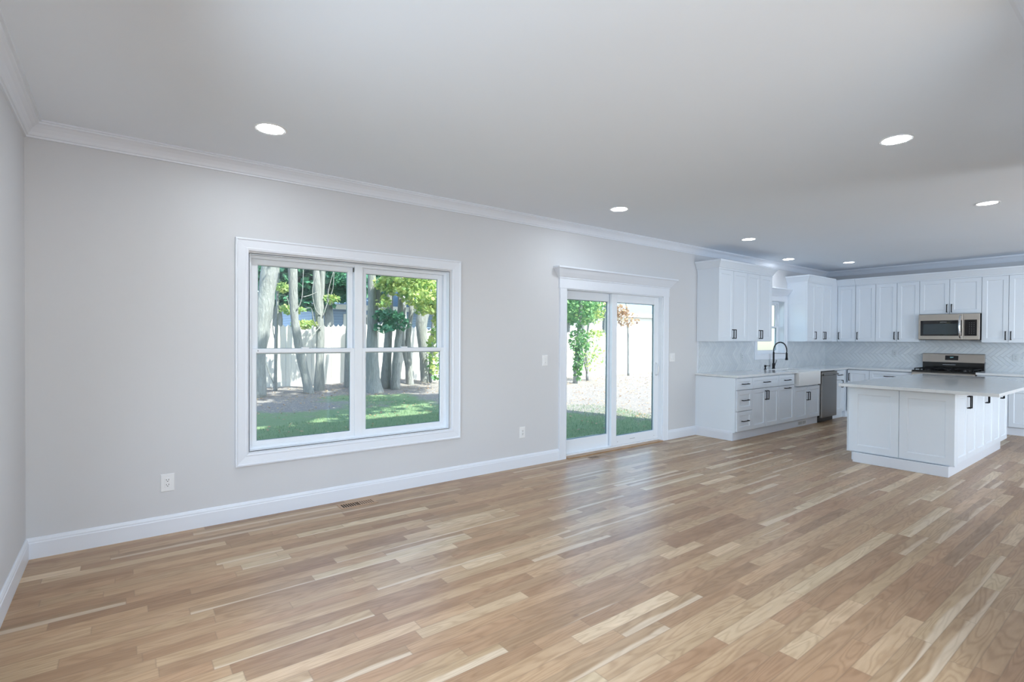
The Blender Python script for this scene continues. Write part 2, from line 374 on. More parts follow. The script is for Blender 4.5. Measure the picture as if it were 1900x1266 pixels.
for (a, c, z0, z1) in ((-T, .4, -.12, H+.12), (2.7, 6.6, -.12, H+.12), (8.9, XL+T, -.12, H+.12), (.4, 2.7, -.12, .5), (.4, 2.7, 2.5, H+.12), (6.6, 8.9, -.12, .5), (6.6, 8.9, 2.2, H+.12)): b.box(a, c, YF-T, YF, z0, z1)
b.build('wall_front', 'wall_paint', kind='structure')  # left-hand opening made for the front fill lamp
# inner wall on the right of the living room (it ends at the kitchen), with the opening the picture is taken from
b = MB(); b.box(3.2, 6.08, -4.15, -4.03, 0, H); b.box(0, 3.2, -4.15, -4.03, 2.62, H); b.build('wall_inner', 'wall_paint', kind='structure')
# crown mouldings
CP = [(0, 2.637), (.012, 2.637), (.014, 2.648), (.022, 2.650), (.030, 2.668), (.044, 2.692), (.062, 2.709), (.074, 2.716), (.076, 2.724), (.089, 2.725), (.090, H), (0, H)]
b = MB(); b.run(CP, (0, 0, 0), (XL, 0, 0), (0, -1, 0), 1, 1); b.build('trim_1', 'trim_paint', kind='structure')
b = MB(); b.run(CP, (0, 0, 0), (0, YF, 0), (1, 0, 0), 1, 1); b.build('trim_2', 'trim_paint', kind='structure')
b = MB(); b.run(CP, (XL, 0, 0), (XL, YF, 0), (-1, 0, 0), 1, 1); b.build('trim_3', 'trim_paint', kind='structure')
b = MB(); b.run(CP, (0, -4.03, 0), (6.08, -4.03, 0), (0, 1, 0), 1, 0); b.build('trim_4', 'trim_paint', kind='structure')
# baseboards
BP = [(0, 0), (.016, 0), (.016, .098), (.013, .104), (.013, .112), (.007, .128), (.004, .131), (0, .131)]
b = MB(); b.run(BP, (0, 0, 0), (4.482, 0, 0), (0, -1, 0), 1, 0); b.run(BP, (6.512, 0, 0), (7.17, 0, 0), (0, -1, 0), 0, 0); b.build('baseboard_back', 'trim_paint', kind='structure')
b = MB(); b.run(BP, (0, 0, 0), (0, YF, 0), (1, 0, 0), 1, 1); b.build('baseboard_left', 'trim_paint', kind='structure')
b = MB(); b.run(BP, (3.2, -4.03, 0), (6.08, -4.03, 0), (0, 1, 0)); b.build('baseboard_inner', 'trim_paint', kind='structure')

# ---------------------------------------------------------------- big window
CAS = [(0, 0), (0, -.026), (.010, -.028), (.018, -.022), (.070, -.017), (.078, -.019), (.092, -.015), (.094, 0)]
x0, x1, z0, z1 = WX
b = MB(); b.frame(x0+.006, x1-.006, z0+.006, z1-.006, [(0, .001), (.004, .001), (.004, .16), (0, .16)])
b.frame(x0+.0, x1-.0, z0, z1, [(0, .06), (.032, .06), (.032, .14), (0, .14)])
b.box(2.112, 2.182, .056, .14, z0+.02, z1-.02)
win = b.build('window_1', 'vinyl', kind='structure', bevel=.002)
b = MB(); b.frame(1.165, 3.153, .410, 2.157, CAS); b.build('window_casing', 'trim_paint', win)
def sash(xa, xb, za, zb, ya, yb, wd, par, top=None):
    b = MB(); b.frame(xa, xb, za, zb, [(0, ya), (wd-.008, ya), (wd, ya+.006), (wd, yb), (0, yb)]); s = b.build('sash', 'vinyl', par, bevel=.0015)
    ym = (ya+yb)/2; b = MB(); b.box(xa+wd-.004, xb-wd+.004, ym-.002, ym+.002, za+wd-.004, zb-wd+.004); b.build('pane', 'window_glass', s)
    b = MB(); b.frame(xa+wd-.001, xb-wd+.001, za+wd-.001, zb-wd+.001, [(0, ym+.003), (.0035, ym+.003), (.0035, ym+.012), (0, ym+.012)]); b.build('glazing_spacer', 'spacer', s)
for xa, xb in ((1.292, 2.112), (2.182, 3.008)):
    sash(xa, xb, .542, 1.306, .062, .088, .037, win)
    sash(xa+.006, xb-.004, 1.262, 2.018, .095, .122, .046, win)
    b = MB(); b.box((xa+xb)/2-.03, (xa+xb)/2+.03, .072, .095, 1.306, 1.318); b.build('sash_lock', 'white_plastic', win, bevel=.002)
b = MB(); b.box(2.100, 2.106, .061, .070, 1.975, 2.012); b.build('latch', 'black_plastic', win)
b = MB(); b.box(1.335, 1.339, .0605, .063, 1.285, 1.297); b.build('latch', 'black_plastic', win)

# ---------------------------------------------------------------- sliding door
def cornice(par, xl, xr, zb, zt, d0=.022, out=.085):
    b = MB(); h = zt-zb; hb = h*.46
    b.box(xl, xr, -d0, 0, zb, zb+hb)
    P = [(0, zb+hb), (d0+.006, zb+hb), (d0+.010, zb+hb+.008), (d0+.006, zb+hb+.012), (d0+.02, zb+hb+.03), (d0+.045, zb+hb+h*.27), (d0+.07, zt-.026), (d0+out-.006, zt-.022), (d0+out, zt-.016), (d0+out, zt), (0, zt)]
    # front run with returns
    a = [(xl-(d-d0 if d > 0 else 0), -d, z) if d > 0 else (xl, 0, z) for d, z in P]
    rings = []
    for k in range(4):
        ring = []
        for d, z in P:
            e = max(d-d0, 0)
            if k == 0: ring.append((xl-e, 0, z))
            if k == 1: ring.append((xl-e, -d, z))
            if k == 2: ring.append((xr+e, -d, z))
            if k == 3: ring.append((xr+e, 0, z))
        rings.append(ring)
    b.loops(rings); return b.build('cornice', 'trim_paint', par)
x0, x1, z0, z1 = DX
b = MB()
b.box(x0, x0+.03, .0, .16, .0, z1); b.box(x1-.03, x1, .0, .16, 0, z1); b.box(x0, x1, .0, .16, z1-.024, z1)
b.box(x0, x1, .052, .16, -.02, .028); b.box(x0, x1, .094, .098, 0, .040)
door = b.build('door_1', 'vinyl', kind='structure', bevel=.002)
for (a, c) in ((4.482, 4.592), (6.402, 6.512)):
    b = MB(); P = [(a, 0), (a, -.022), (a+.008, -.024), (a+.016, -.018), (c-.02, -.015), (c-.012, -.018), (c, -.014), (c, 0)] if a < 5 else [(c, 0), (c, -.022), (c-.008, -.024), (c-.016, -.018), (a+.02, -.015), (a+.012, -.018), (a, -.014), (a, 0)]
    b.loops([[(p, q, z) for p, q in P] for z in (0, 1.985)]); b.build('door_casing', 'trim_paint', door)
cornice(door, 4.472, 6.522, 1.982, 2.222)
def panel(name, xa, xb, za, zb, ya, yb, ws, wt, wb):
    b = MB(); b.box(xa, xa+ws, ya, yb, za, zb); b.box(xb-ws, xb, ya, yb, za, zb); b.box(xa+ws, xb-ws, ya, yb, zb-wt, zb); b.box(xa+ws, xb-ws, ya, yb, za, za+wb)
    p = b.build(name, 'vinyl', door, bevel=.002); ym = (ya+yb)/2
    b = MB(); b.box(xa+ws-.005, xb-ws+.005, ym-.002, ym+.002, za+wb-.005, zb-wt+.005); b.build('pane', 'window_glass', p)
    b = MB(); b.frame(xa+ws-.001, xb-ws+.001, za+wb-.001, zb-wt+.001, [(0, ym+.003), (.006, ym+.003), (.006, ym+.018), (0, ym+.018)]); b.build('glazing_spacer', 'spacer', p)
    return p
panel('fixed_panel', 4.61, 5.50, .03, 1.972, .104, .142, .078, .10, .155)
pr = panel('sliding_panel', 5.44, 6.392, .03, 1.972, .056, .094, .095, .105, .118)
b = MB(); b.tube([(6.335, .056, .905), (6.335, .028, .915), (6.335, .016, .96), (6.335, .016, 1.02), (6.335, .028, 1.065), (6.335, .056, 1.075)], [.009, .009, .010, .010, .009, .009], 8); b.build('handle', 'white_plastic', pr, smooth=True)
b = MB(); b.box(5.80, 5.90, .0545, .0565, .085, .092); b.build('weep_slot', 'grey_print', pr)
for xx in (5.56, 6.30):
    b = MB(); b.loops([[(xx+.005*cos(k), .0550, .075+.005*sin(k)) for k in [i*pi/4 for i in range(8)]], [(xx+.005*cos(k), .0565, .075+.005*sin(k)) for k in [i*pi/4 for i in range(8)]]]); b.build('screw_cover', 'grey_plastic', pr)
b = MB(); b.box(5.447, 5.460, .050, .057, 1.35, 1.60); b.build('latch_plate', 'vinyl', pr)
b = MB(); b.box(x0+.03, x1-.03, -.036, .053, 0, .011); b.build('threshold', 'oak_wood', door, bevel=.003)

# ---------------------------------------------------------------- kitchen window
x0, x1, z0, z1 = KX
b = MB(); b.frame(x0+.004, x1-.004, z0+.004, z1-.004, [(0, .001), (.004, .001), (.004, .16), (0, .16)]); b.frame(x0, x1, z0, z1, [(0, .09), (.03, .09), (.03, .14), (0, .14)])
kw = b.build('window_2', 'vinyl', kind='structure', bevel=.002)
b = MB(); b.frame(8.85, 9.97, 1.06, 2.165, [(0, 0), (0, -.024), (.01, -.026), (.018, -.02), (.075, -.016), (.094, -.014), (.094, 0)]); b.build('window_casing', 'trim_paint', kw)
cornice(kw, 8.84, 9.98, 2.08, 2.295)
sash(x0+.03, x1-.03, z0+.03, 1.64, .093, .113, .032, kw); sash(x0+.03, x1-.03, 1.60, z1-.03, .116, .136, .032, kw)

# ---------------------------------------------------------------- ceiling lights
LP = 'recessed ceiling lights'
def light(x, y, lens, label):
    t = thing('recessed_light', label, 'ceiling light', (x, y, H), 0, LP)
    b = MB(); b.lathe([(.078, -.0005), (.079, -.004), (.092, -.006), (.096, -.003), (.096, 0), (.078, 0)]); b.build('trim_ring', 'white_plastic', t, smooth=False)
    b = MB(); b.lathe([(.0, -.0030), (.078, -.0030), (.078, -.001), (0, -.001)]); b.build('lens', lens, t)
    return t
light(1.243, -.81, 'lens', 'round recessed ceiling light above the big double window, nearest the left corner')
light(4.587, -3.188, 'lens', 'large recessed ceiling light at the upper right, nearest the camera on that side')
light(4.556, -.823, 'lens', 'recessed ceiling light above the sliding glass door')
light(7.125, -.819, 'kitchen_lens', 'recessed ceiling light in front of the first pair of wall cabinets')
light(7.171, -3.179, 'kitchen_lens', 'recessed ceiling light above the kitchen island')
light(9.277, -.349, 'rear_lens', 'small recessed ceiling light close to the crown moulding above the sink')
light(10.435, -.824, 'kitchen_lens', 'farthest recessed ceiling light, near the corner of the kitchen')
light(1.243, -3.19, 'lens', 'recessed ceiling light overhead near the camera')
light(10.435, -3.18, 'kitchen_lens', 'recessed ceiling light before the right-hand wall cabinets')
for p in ((1.3, -6.2), (4.6, -6.2), (7.5, -6.2)): light(*p, 'rear_lens', 'added unseen recessed fill light in the room behind the camera')  # three unseen lamps added for fill

# ---------------------------------------------------------------- outlets and switches (wall plates), built facing -y
M['tile_plate'] = mat('tile_plate', (.56, .60, .63), .4)
def plate(kind, label, loc, rz=0, w_=.076, h_=.122, deep=.006, pm='white_plastic'):
    cat = 'outlet' if kind == 'outlet' else 'light switch'
    t = thing('power_outlet' if kind == 'outlet' else 'light_switch', label, cat, loc, rz)
    b = MB(); b.frame(-w_/2, w_/2, -h_/2, h_/2, [(0, 0), (0, -deep*.4), (.004, -deep)], fill=True, close=False); b.build('cover_plate', pm, t)
    if kind == 'outlet':
        b = MB(); b.box(-.017, .017, -deep-.003, -deep+.001, -.034, .034); q = b.build('receptacle', pm, t, bevel=.001)
        b = MB()
        for zc in (.018, -.016):
            b.box(-.0085, -.0055, -deep-.0036, -deep-.0029, zc-.001, zc+.008); b.box(.0055, .0085, -deep-.0036, -deep-.0029, zc-.001, zc+.008); b.box(-.003, .003, -deep-.0036, -deep-.0029, zc-.010, zc-.005)
        b.build('socket_slots', 'dark_void', q)
    else:
        n = 2 if kind == 'double' else 1
        for i in range(n):
            xc = (i-(n-1)/2)*.046
            b = MB(); b.box(xc-.016, xc+.016, -deep-.004, -deep+.001, -.033, .033); q = b.build('rocker', 'white_plastic', t, bevel=.0015)
            b = MB(); b.box(xc-.006, xc+.006, -deep-.0046, -deep-.0039, -.024, -.021); b.build('indicator', 'grey_plastic', q)
    return t
plate('outlet', 'white wall outlet low on the wall left of the big window', (.738, 0, .362), 0, .083, .125)
plate('outlet', 'white wall outlet low on the wall between the window and the sliding door', (3.952, 0, .376), 0)
plate('switch', 'single white dimmer switch left of the sliding door', (4.27, 0, 1.153), 0)
plate('double', 'double white light switch right of the sliding door', (6.62, 0, 1.143), 0, .122, .118)

# ---------------------------------------------------------------- floor vents
def vent(x, y, z, label, dark, n=14, L=.27, Wd=.092):
    t = thing('floor_vent', label, 'floor vent', (x, y, z))
    b = MB(); b.frame(-L/2-.02, L/2+.02, -Wd/2-.02, Wd/2+.02, [(0, 0), (0, .0025), (.018, .0025), (.018, 0)])
    bmesh.ops.rotate(b.bm, verts=b.bm.verts, cent=(0, 0, 0), matrix=Matrix.Rotation(R(90), 3, 'X')); b.build('frame', 'oak_wood', t)
    b = MB(); b.box(-L/2, L/2, -Wd/2, Wd/2, .0002, .0008); b.build('opening', 'dark_void', t)
    for half in (0, 1):
        b = MB()
        for i in range(n//2+1):
            xc = -L/2+half*(L/2)+i*(L/2)/(n//2)
            b.box(xc-.0035-.0025*half, xc+.0035+.0025*half, -Wd/2, Wd/2, .0008, .0022)
        if half == 0 or not dark: pass
        b.box(-L/2+half*L/2, half*L/2, -Wd/2-.001, -Wd/2+.004, .0008, .0023); b.build('slats', 'oak_wood', t)
    return t
vent(2.06, -.165, 0, 'wooden slatted floor vent in the oak boards below the big window', True)
vent(4.98, -.15, 0, 'wooden floor vent in front of the sliding glass door', False)

# ---------------------------------------------------------------- cabinet builder (local: x along the run, front towards -y)
def handle(par, x, z, L, vert, yf):
    b = MB(); h = .0058
    if vert:
        b.box(x-h, x+h, yf-.034, yf-.025, z-L/2, z+L/2)
        for s in (-1, 1): b.box(x-h, x+h, yf-.030, yf, z+s*(L/2-h)-h, z+s*(L/2-h)+h)
    else:
        b.box(x-L/2, x+L/2, yf-.034, yf-.025, z-h, z+h)
        for s in (-1, 1): b.box(x+s*(L/2-h)-h, x+s*(L/2-h)+h, yf-.030, yf, z-h, z+h)
    return b.build('handle', 'black_metal', par, bevel=.001)
def front(par, name, xa, xb, za, zb, yf, hd=None, st=.057, g=.0028):
    """shaker front; hd = (x, z, length, vertical)"""
    b = MB(); d = .02; q = .0085
    if zb-za < .2: st = .045
    b.frame(xa+g, xb-g, za+g, zb-g, [(0, yf+d), (0, yf), (st, yf), (st+.006, yf+.0035), (st+.0075, yf+q)], fill=True, close=False)
    o = b.build(name, 'cabinet_paint', par, bevel=.0012)
    if hd: handle(o, hd[0], hd[1], hd[2], hd[3], yf)
    return o
CT, CTH = .905, .032      # worktop height and thickness
ZB = CT-CTH               # top of the base cabinets
def base_cab(label, loc, rz, W, fronts, D=.61, toe=True, group='kitchen base cabinets', open_top=False):
    t = thing('base_cabinet', label, 'cabinet', loc, rz, group)
    b = MB()
    b.box(.0005, W-.0005, -D+.014, -.004, .112, (ZB-.005) if not open_top else .66)
    b.box(.001, W-.001, -D+.045, -.004, 0, .113)
    b.build('carcass', 'cabinet_paint', t, bevel=.001)
    for (nm, xa, xb, za, zb, hd) in fronts: front(t, nm, xa, xb, za, zb, -D-.02, hd)
    return t
def wall_cab(label, loc, rz, W, z0, z1, fronts, D=.33, crownl=False, crownr=False, group='kitchen wall cabinets', crown=True, ml=0, mr=0):
    t = thing('wall_cabinet', label, 'cabinet', loc, rz, group)
    b = MB(); b.box(.0005, W-.0005, -D+.014, -.003, z0, z1); b.box(.0005, .012, -D, -D+.014, z0, z1) if crownl else None; b.box(W-.012, W-.0005, -D, -D+.014, z0, z1) if crownr else None; b.build('carcass', 'cabinet_paint', t, bevel=.001)
    for (nm, xa, xb, za, zb, hd) in fronts: front(t, nm, xa, xb, za, zb, -D-.02, hd)
    if crown:
        zt = 2.527; P = [(-.02, 2.400), (.004, 2.400), (.004, 2.420), (.012, 2.424), (.022, 2.444), (.040, 2.474), (.056, 2.500), (.062, 2.504), (.066, zt), (-.02, zt)]
        b = MB(); y = -D-.02; rings = []
        if crownl: rings.append([(-e, -.003, z) for e, z in P])
        rings.append([((-e if crownl else 0)+ml*e, y-e, z) for e, z in P])
        rings.append([((W+e if crownr else W)-mr*e, y-e, z) for e, z in P])
        if crownr: rings.append([(W+e, -.003, z) for e, z in P])
        b.loops(rings); b.box(0, W, -D+.001, -.01, 2.41, 2.412); b.build('crown', 'cabinet_paint', t)
    return t
HZ = .779   # drawer pull height
def dw_(xa, xb, za=.697, zb=ZB-.012): return ('drawer', xa, xb, za, zb, ((xa+xb)/2, (za+zb)/2, .17, False))
yb = -.004
# back run, from left to right
base_cab('white three-drawer base cabinet at the left end of the kitchen counter', (7.212, 0, 0), 0, .405,
         [dw_(0, .405), ('drawer', 0, .405, .403, .694, (.2025, .552, .17, False)), ('drawer', 0, .405, .122, .400, (.2025, .262, .17, False))])
base_cab('white base cabinet with one wide drawer above two doors', (7.617, 0, 0), 0, .785,
         [dw_(0, .785), ('door', 0, .3925, .122, .694, (.362, .588, .135, True)), ('door', .3925, .785, .122, .694, (.423, .588, .135, True))])
base_cab('narrow white base cabinet with a drawer and pull-out front, left of the sink', (8.402, 0, 0), 0, .50,
         [dw_(0, .50), ('door', 0, .50, .122, .694, (.25, .655, .17, False))])
base_cab('white sink base cabinet with two doors under the apron sink', (8.902, 0, 0), 0, .925,
         [('door', 0, .4625, .122, .645, (.428, .488, .135, True)), ('door', .4625, .925, .122, .645, (.497, .488, .135, True))], open_top=True)
base_cab('white base cabinet with small drawer and door right of the dishwasher', (10.46, 0, 0), 0, .47,
         [dw_(0, .31), ('door', 0, .31, .122, .694, (.245, .62, .135, True))])
# end panel with baseboard at the living-room end of the run
t = thing('end_panel', 'flat white end panel of the counter run, with a baseboard', 'cabinet end panel', (7.19, -.3, 0))
b = MB((7.19, -.3, 0)); b.box(7.190, 7.211, -.612, 0, .112, ZB-.004); b.box(7.190, 7.211, -.566, 0, 0, .112); b.build('panel', 'cabinet_paint', t, bevel=.001)
b = MB((7.19, -.3, 0)); b.run(BP, (7.190, 0, 0), (7.190, -.572, 0), (-1, 0, 0), 0, -1); b.build('skirting', 'trim_paint', t)
# kitchen plinth front with grille
b = MB((8.6, -.55, 0)); b.run([(0, 0), (.014, 0), (.014, .108), (0, .110)], (7.190, -.572, 0), (9.84, -.572, 0), (0, -1, 0)); tk = b.build('toe_kick', 'trim_paint'); tag(tk, 'long white toe kick board under the sink-side base cabinets', 'toe kick')
b = MB((9.28, -.56, .05)); b.frame(9.13, 9.43, .018, .092, [(0, -.586), (0, -.590), (.010, -.591), (.014, -.589), (.014, -.586)]); b.box(9.13, 9.43, -.5875, -.5865, .018, .092)
g_ = tag(b.build('toe_kick_vent', 'white_plastic'), 'white air grille in the toe kick below the sink', 'vent')
for half in (0, 1):
    b = MB((9.28, -.56, .05)); k0 = 9.150+half*.140
    b.box(k0, k0+.118, -.5882, -.5874, .034, .038); b.box(k0, k0+.118, -.5882, -.5874, .072, .076)
    for i in range(8): b.box(k0+i*.0158, k0+i*.0158+.008, -.5882, -.5874, .034, .076)
    b.build('slots', 'grey_plastic', g_)

# far run on the right wall: local x -> world -y
rzr = R(-90)
def far(y): return (XL, y, 0)
base_cab('white corner base cabinet with a tall door, left of the wide drawer unit', far(-.63), rzr, .342,
         [('door', 0, .342, .122, ZB-.012, (.032, .735, .135, True))])
base_cab('white base cabinet with a wide drawer left of the gas range', far(-.972), rzr, .613,
         [dw_(0, .613), ('door', 0, .3065, .122, .694, (.27, .588, .135, True)), ('door', .3065, .613, .122, .694, (.34, .588, .135, True))])
base_cab('white base cabinet with drawers right of the gas range', far(-2.397), rzr, .36,
         [dw_(0, .36), ('drawer', 0, .36, .41, .694, (.18, .55, .17, False)), ('drawer', 0, .36, .122, .407, (.18, .262, .17, False))])
base_cab('white base cabinet at the right edge behind the island', far(-2.757), rzr, .90,
         [dw_(0, .90), ('door', 0, .45, .122, .694, (.41, .588, .135, True)), ('door', .45, .90, .122, .694, (.49, .588, .135, True))])
b = MB((XL-.5, -2.9, 0)); b.run([(0, 0), (.014, 0), (.014, .108), (0, .110)], (XL-.566, -2.40, 0), (XL-.566, -3.65, 0), (-1, 0, 0)); tag(b.build('toe_kick', 'trim_paint'), 'white toe kick board right of the range behind the island', 'toe kick')
b = MB((XL-.5, -1.1, 0)); b.run([(0, 0), (.014, 0), (.014, .108), (0, .110)], (XL-.566, -.545, 0), (XL-.566, -1.583, 0), (-1, 0, 0)); tag(b.build('toe_kick', 'trim_paint'), 'white toe kick board under the cabinets left of the range', 'toe kick')
# corner filler under the counter
b = MB((11.3, -.3, 0)); b.box(10.932, XL-.004, -.61, -.004, 0, ZB-.004); tag(b.build('corner_cabinet', 'cabinet_paint'), 'white blind corner cabinet body under the counter corner', 'cabinet')

# ---------------------------------------------------------------- worktops
def slab(name, boxes, label, o):
    b = MB(o)
    for q in boxes: b.box(*q, ZB, CT)
    k = b.build(name, 'quartz', bevel=.003); tag(k, label, 'worktop'); return k
slab('countertop', [(7.172, 8.985, -.655, -.0005), (8.985, 9.765, -.145, -.0005), (9.765, XL-.001, -.655, -.0005), (XL-.655, XL-.001, -1.585, -.655)], 'white quartz L-shaped counter around the sink and kitchen corner', (9, -.3, ZB))
slab('countertop', [(XL-.655, XL-.001, -3.66, -2.392)], 'white quartz counter right of the gas range', (XL-.3, -3, ZB))
slab('island_countertop', [(6.99, 9.95, -3.315, -1.965)], 'large white quartz top of the kitchen island, overhanging on the right', (8.4, -2.6, ZB))

# ---------------------------------------------------------------- backsplash
def splash(rects, label, horiz_y, o, nm='tile_backsplash'):
    b = MB(o); uvl = b.bm.loops.layers.uv.new('UVMap')
    for (a, c, z0, z1) in rects:
        if horiz_y: b.box(a, c, -.010, -.0006, z0, z1)
        else: b.box(XL-.010, XL-.0006, a, c, z0, z1)
    for f in b.bm.faces:
        for lp in f.loops: p = lp.vert.co; lp[uvl].uv = (p.x if horiz_y else -p.y+.03, p.z)
    return tag(b.build(nm, 'tile'), label, 'backsplash')
splash([(7.235, 8.848, CT, 1.385), (8.848, 9.972, CT, 1.058), (9.972, XL-.01, CT, 1.385)], 'glossy white herringbone tile backsplash behind the sink', True, (9.2, 0, CT))
splash([(-1.61, 0, CT, 1.385), (-2.40, -1.61, CT-.1, 1.45), (-3.66, -2.40, CT, 1.385)], 'glossy white herringbone tile backsplash behind the gas range', False, (XL, -1.8, CT))
b = MB((7.23, 0, 1.1)); b.box(7.222, 7.235, -.012, 0, CT, 1.385); tag(b.build('tile_edge_trim', 'trim_paint'), 'thin white vertical edge strip at the left end of the tile', 'trim strip')
plate('outlet', 'white outlet on the tile left of the sink window', (8.46, -.010, 1.125), 0, .075, .118, pm='tile_plate')
plate('outlet', 'white outlet on the tile left of the gas range', (XL-.010, -1.16, 1.165), rzr, .075, .118, pm='tile_plate')
plate('outlet', 'white outlet on the tile right of the gas range', (XL-.010, -2.74, 1.135), rzr, .075, .118, pm='tile_plate')

# ---------------------------------------------------------------- wall cabinets
UZ0, UZ1 = 1.37, 2.405
def doors2(W, z0=UZ0, z1=UZ1, hz=None, L=.135):
    hz = hz or z0+.108; c = W/2
    return [('door', 0, c, z0+.004, z1-.004, (c-.03, hz, L, True)), ('door', c, W, z0+.004, z1-.004, (c+.03, hz, L, True))]
wall_cab('white two-door wall cabinet nearest the sliding door, with an exposed side', (7.205, 0, 0), 0, .775, UZ0, UZ1, doors2(.775), crownl=True)
wall_cab('white two-door wall cabinet just left of the sink window', (7.980, 0, 0), 0, .76, UZ0, UZ1, doors2(.76), crownr=True)
wall_cab('narrow one-door white wall cabinet right of the sink window', (9.985, 0, 0), 0, .33, UZ0, UZ1, [('door', 0, .33, UZ0+.004, UZ1-.004, (.30, UZ0+.108, .135, True))], crownl=True)
wall_cab('white two-door wall cabinet by the kitchen corner on the sink wall', (10.315, 0, 0), 0, .69, UZ0, UZ1, doors2(.69))
b = MB((11.3, -.2, UZ0)); b.box(11.006, XL-.003, -.345, -.003, UZ0, UZ1); b.box(11.006, XL-.35, -.35, -.345, UZ0, 2.527); tag(b.build('wall_cabinet', 'cabinet_paint'), 'blank white filler cabinet in the very corner of the wall cabinets', 'cabinet', 'kitchen wall cabinets')
wall_cab('one-door white wall cabinet beside the corner on the range wall', far(-.352), rzr, .296, UZ0, UZ1, [('door', 0, .296, UZ0+.004, UZ1-.004, (.030, UZ0+.108, .135, True))])
wall_cab('one-door white wall cabinet, second from the corner on the range wall', far(-.650), rzr, .316, UZ0, UZ1, [('door', 0, .316, UZ0+.004, UZ1-.004, (.036, UZ0+.108, .135, True))])
wall_cab('white two-door wall cabinet left of the microwave', far(-.966), rzr, .639, UZ0, UZ1, doors2(.639))
wall_cab('short white two-door wall cabinet above the microwave', far(-1.605), rzr, .79, 1.833, UZ1, doors2(.79, 1.833, UZ1, 1.925))
wall_cab('tall white two-door wall cabinet right of the microwave', far(-2.395), rzr, .62, UZ0, UZ1, doors2(.62))
wall_cab('white wall cabinet at the far right end of the range wall', far(-3.015), rzr, .62, UZ0, UZ1, doors2(.62))

# ---------------------------------------------------------------- island
base_cab('white island cabinet unit with two doors, nearest the camera', (7.3, -1.99, 0), 0, .80, doors2(.80, .122, ZB-.012, .742, .135), D=.94, group='kitchen island cabinets')
base_cab('white island cabinet unit with two doors, middle of three', (8.1, -1.99, 0), 0, .80, doors2(.80, .122, ZB-.012, .742, .135), D=.94, group='kitchen island cabinets')
base_cab('white island cabinet unit with two doors, farthest of three', (8.9, -1.99, 0), 0, .78, doors2(.78, .122, ZB-.012, .742, .135), D=.94, group='kitchen island cabinets')
t = thing('island_end_panel', 'white end of the island with two square shaker panels facing the living room', 'cabinet end panel', (7.29, -2.5, 0))
b = MB((7.29, -2.5, 0)); b.box(7.222, 7.299, -2.950, -1.980, .1125, ZB-.004); b.box(7.222, 7.245, -1.985, -1.972, .112, ZB-.004); b.build('panel_back', 'cabinet_paint', t, bevel=.001)
for (a, c) in ((-2.478, -2.012), (-2.950, -2.482)):
    b = MB()
    b.frame(-c-2.5, -a-2.5, .124, ZB-.02, [(0, .02), (0, 0), (.072, 0), (.078, .004), (.080, .009)], fill=True, close=False)
    bmesh.ops.rotate(b.bm, verts=b.bm.verts, cent=(0, 0, 0), matrix=Matrix.Rotation(R(-90), 3, 'Z')); bmesh.ops.translate(b.bm, verts=b.bm.verts, vec=(7.202-7.29, 0, 0)); b.build('shaker_panel', 'cabinet_paint', t, bevel=.0012)
b = MB((8.4, -2.4, 0)); b.box(7.150, 9.62, -2.905, -2.03, 0, .1115) if False else None
for q in ((7.185, 7.215, -2.909, -2.045), (7.215, 9.55, -2.909, -2.88)): b.box(*q, 0, .1112)
tag(b.build('island_plinth', 'trim_paint', bevel=.003), 'white plinth board around the foot of the island', 'toe kick')

# ---------------------------------------------------------------- sink, faucet, soap
t = thing('farmhouse_sink', 'white ceramic apron-front farmhouse sink set in the counter', 'sink', (9.375, -.4, .66))
b = MB((9.375, -.4, .66)); X0, X1, Y0, Y1 = 8.99, 9.76, -.668, -.15
b.loops([[(X0, Y0, .664), (X1, Y0, .664), (X1, Y1, .664), (X0, Y1, .664)], [(X0, Y0, ZB+.012), (X1, Y0, ZB+.012), (X1, Y1, ZB-.001), (X0, Y1, ZB-.001)],
         [(X0+.022, Y0+.022, ZB+.012), (X1-.022, Y0+.022, ZB+.012), (X1-.022, Y1-.022, ZB-.001), (X0+.022, Y1-.022, ZB-.001)], [(X0+.03, Y0+.03, .69), (X1-.03, Y0+.03, .69), (X1-.03, Y1-.03, .69), (X0+.03, Y1-.03, .69)]])
b.build('basin', 'ceramic', t, bevel=.006)
b = MB((9.375, -.4, .66)); b.lathe([(.0, .001), (.045, .001), (.045, .006), (.03, .004), (0, .004)], (9.375, -.38, .69)); b.build('drain', 'chrome', t)
fx, fy = 9.352, -.085
t = thing('kitchen_faucet', 'tall black spring-neck kitchen faucet behind the sink', 'faucet', (fx, fy, CT))
b = MB(); b.lathe([(.027, 0), (.027, .006), (.022, .012), (.022, .085), (.016, .095), (.014, .10), (.014, .275), (.012, .285)], n=16); b.build('body', 'black_metal', t, smooth=False, bevel=.001)
b = MB(); b.tube([(0, 0, .06), (.045, 0, .062)], .013, 10); b.tube([(.042, 0, .062), (.052, -.01, .10), (.066, -.02, .145)], [.006, .005, .004], 8); b.build('lever', 'black_metal', t, smooth=True)
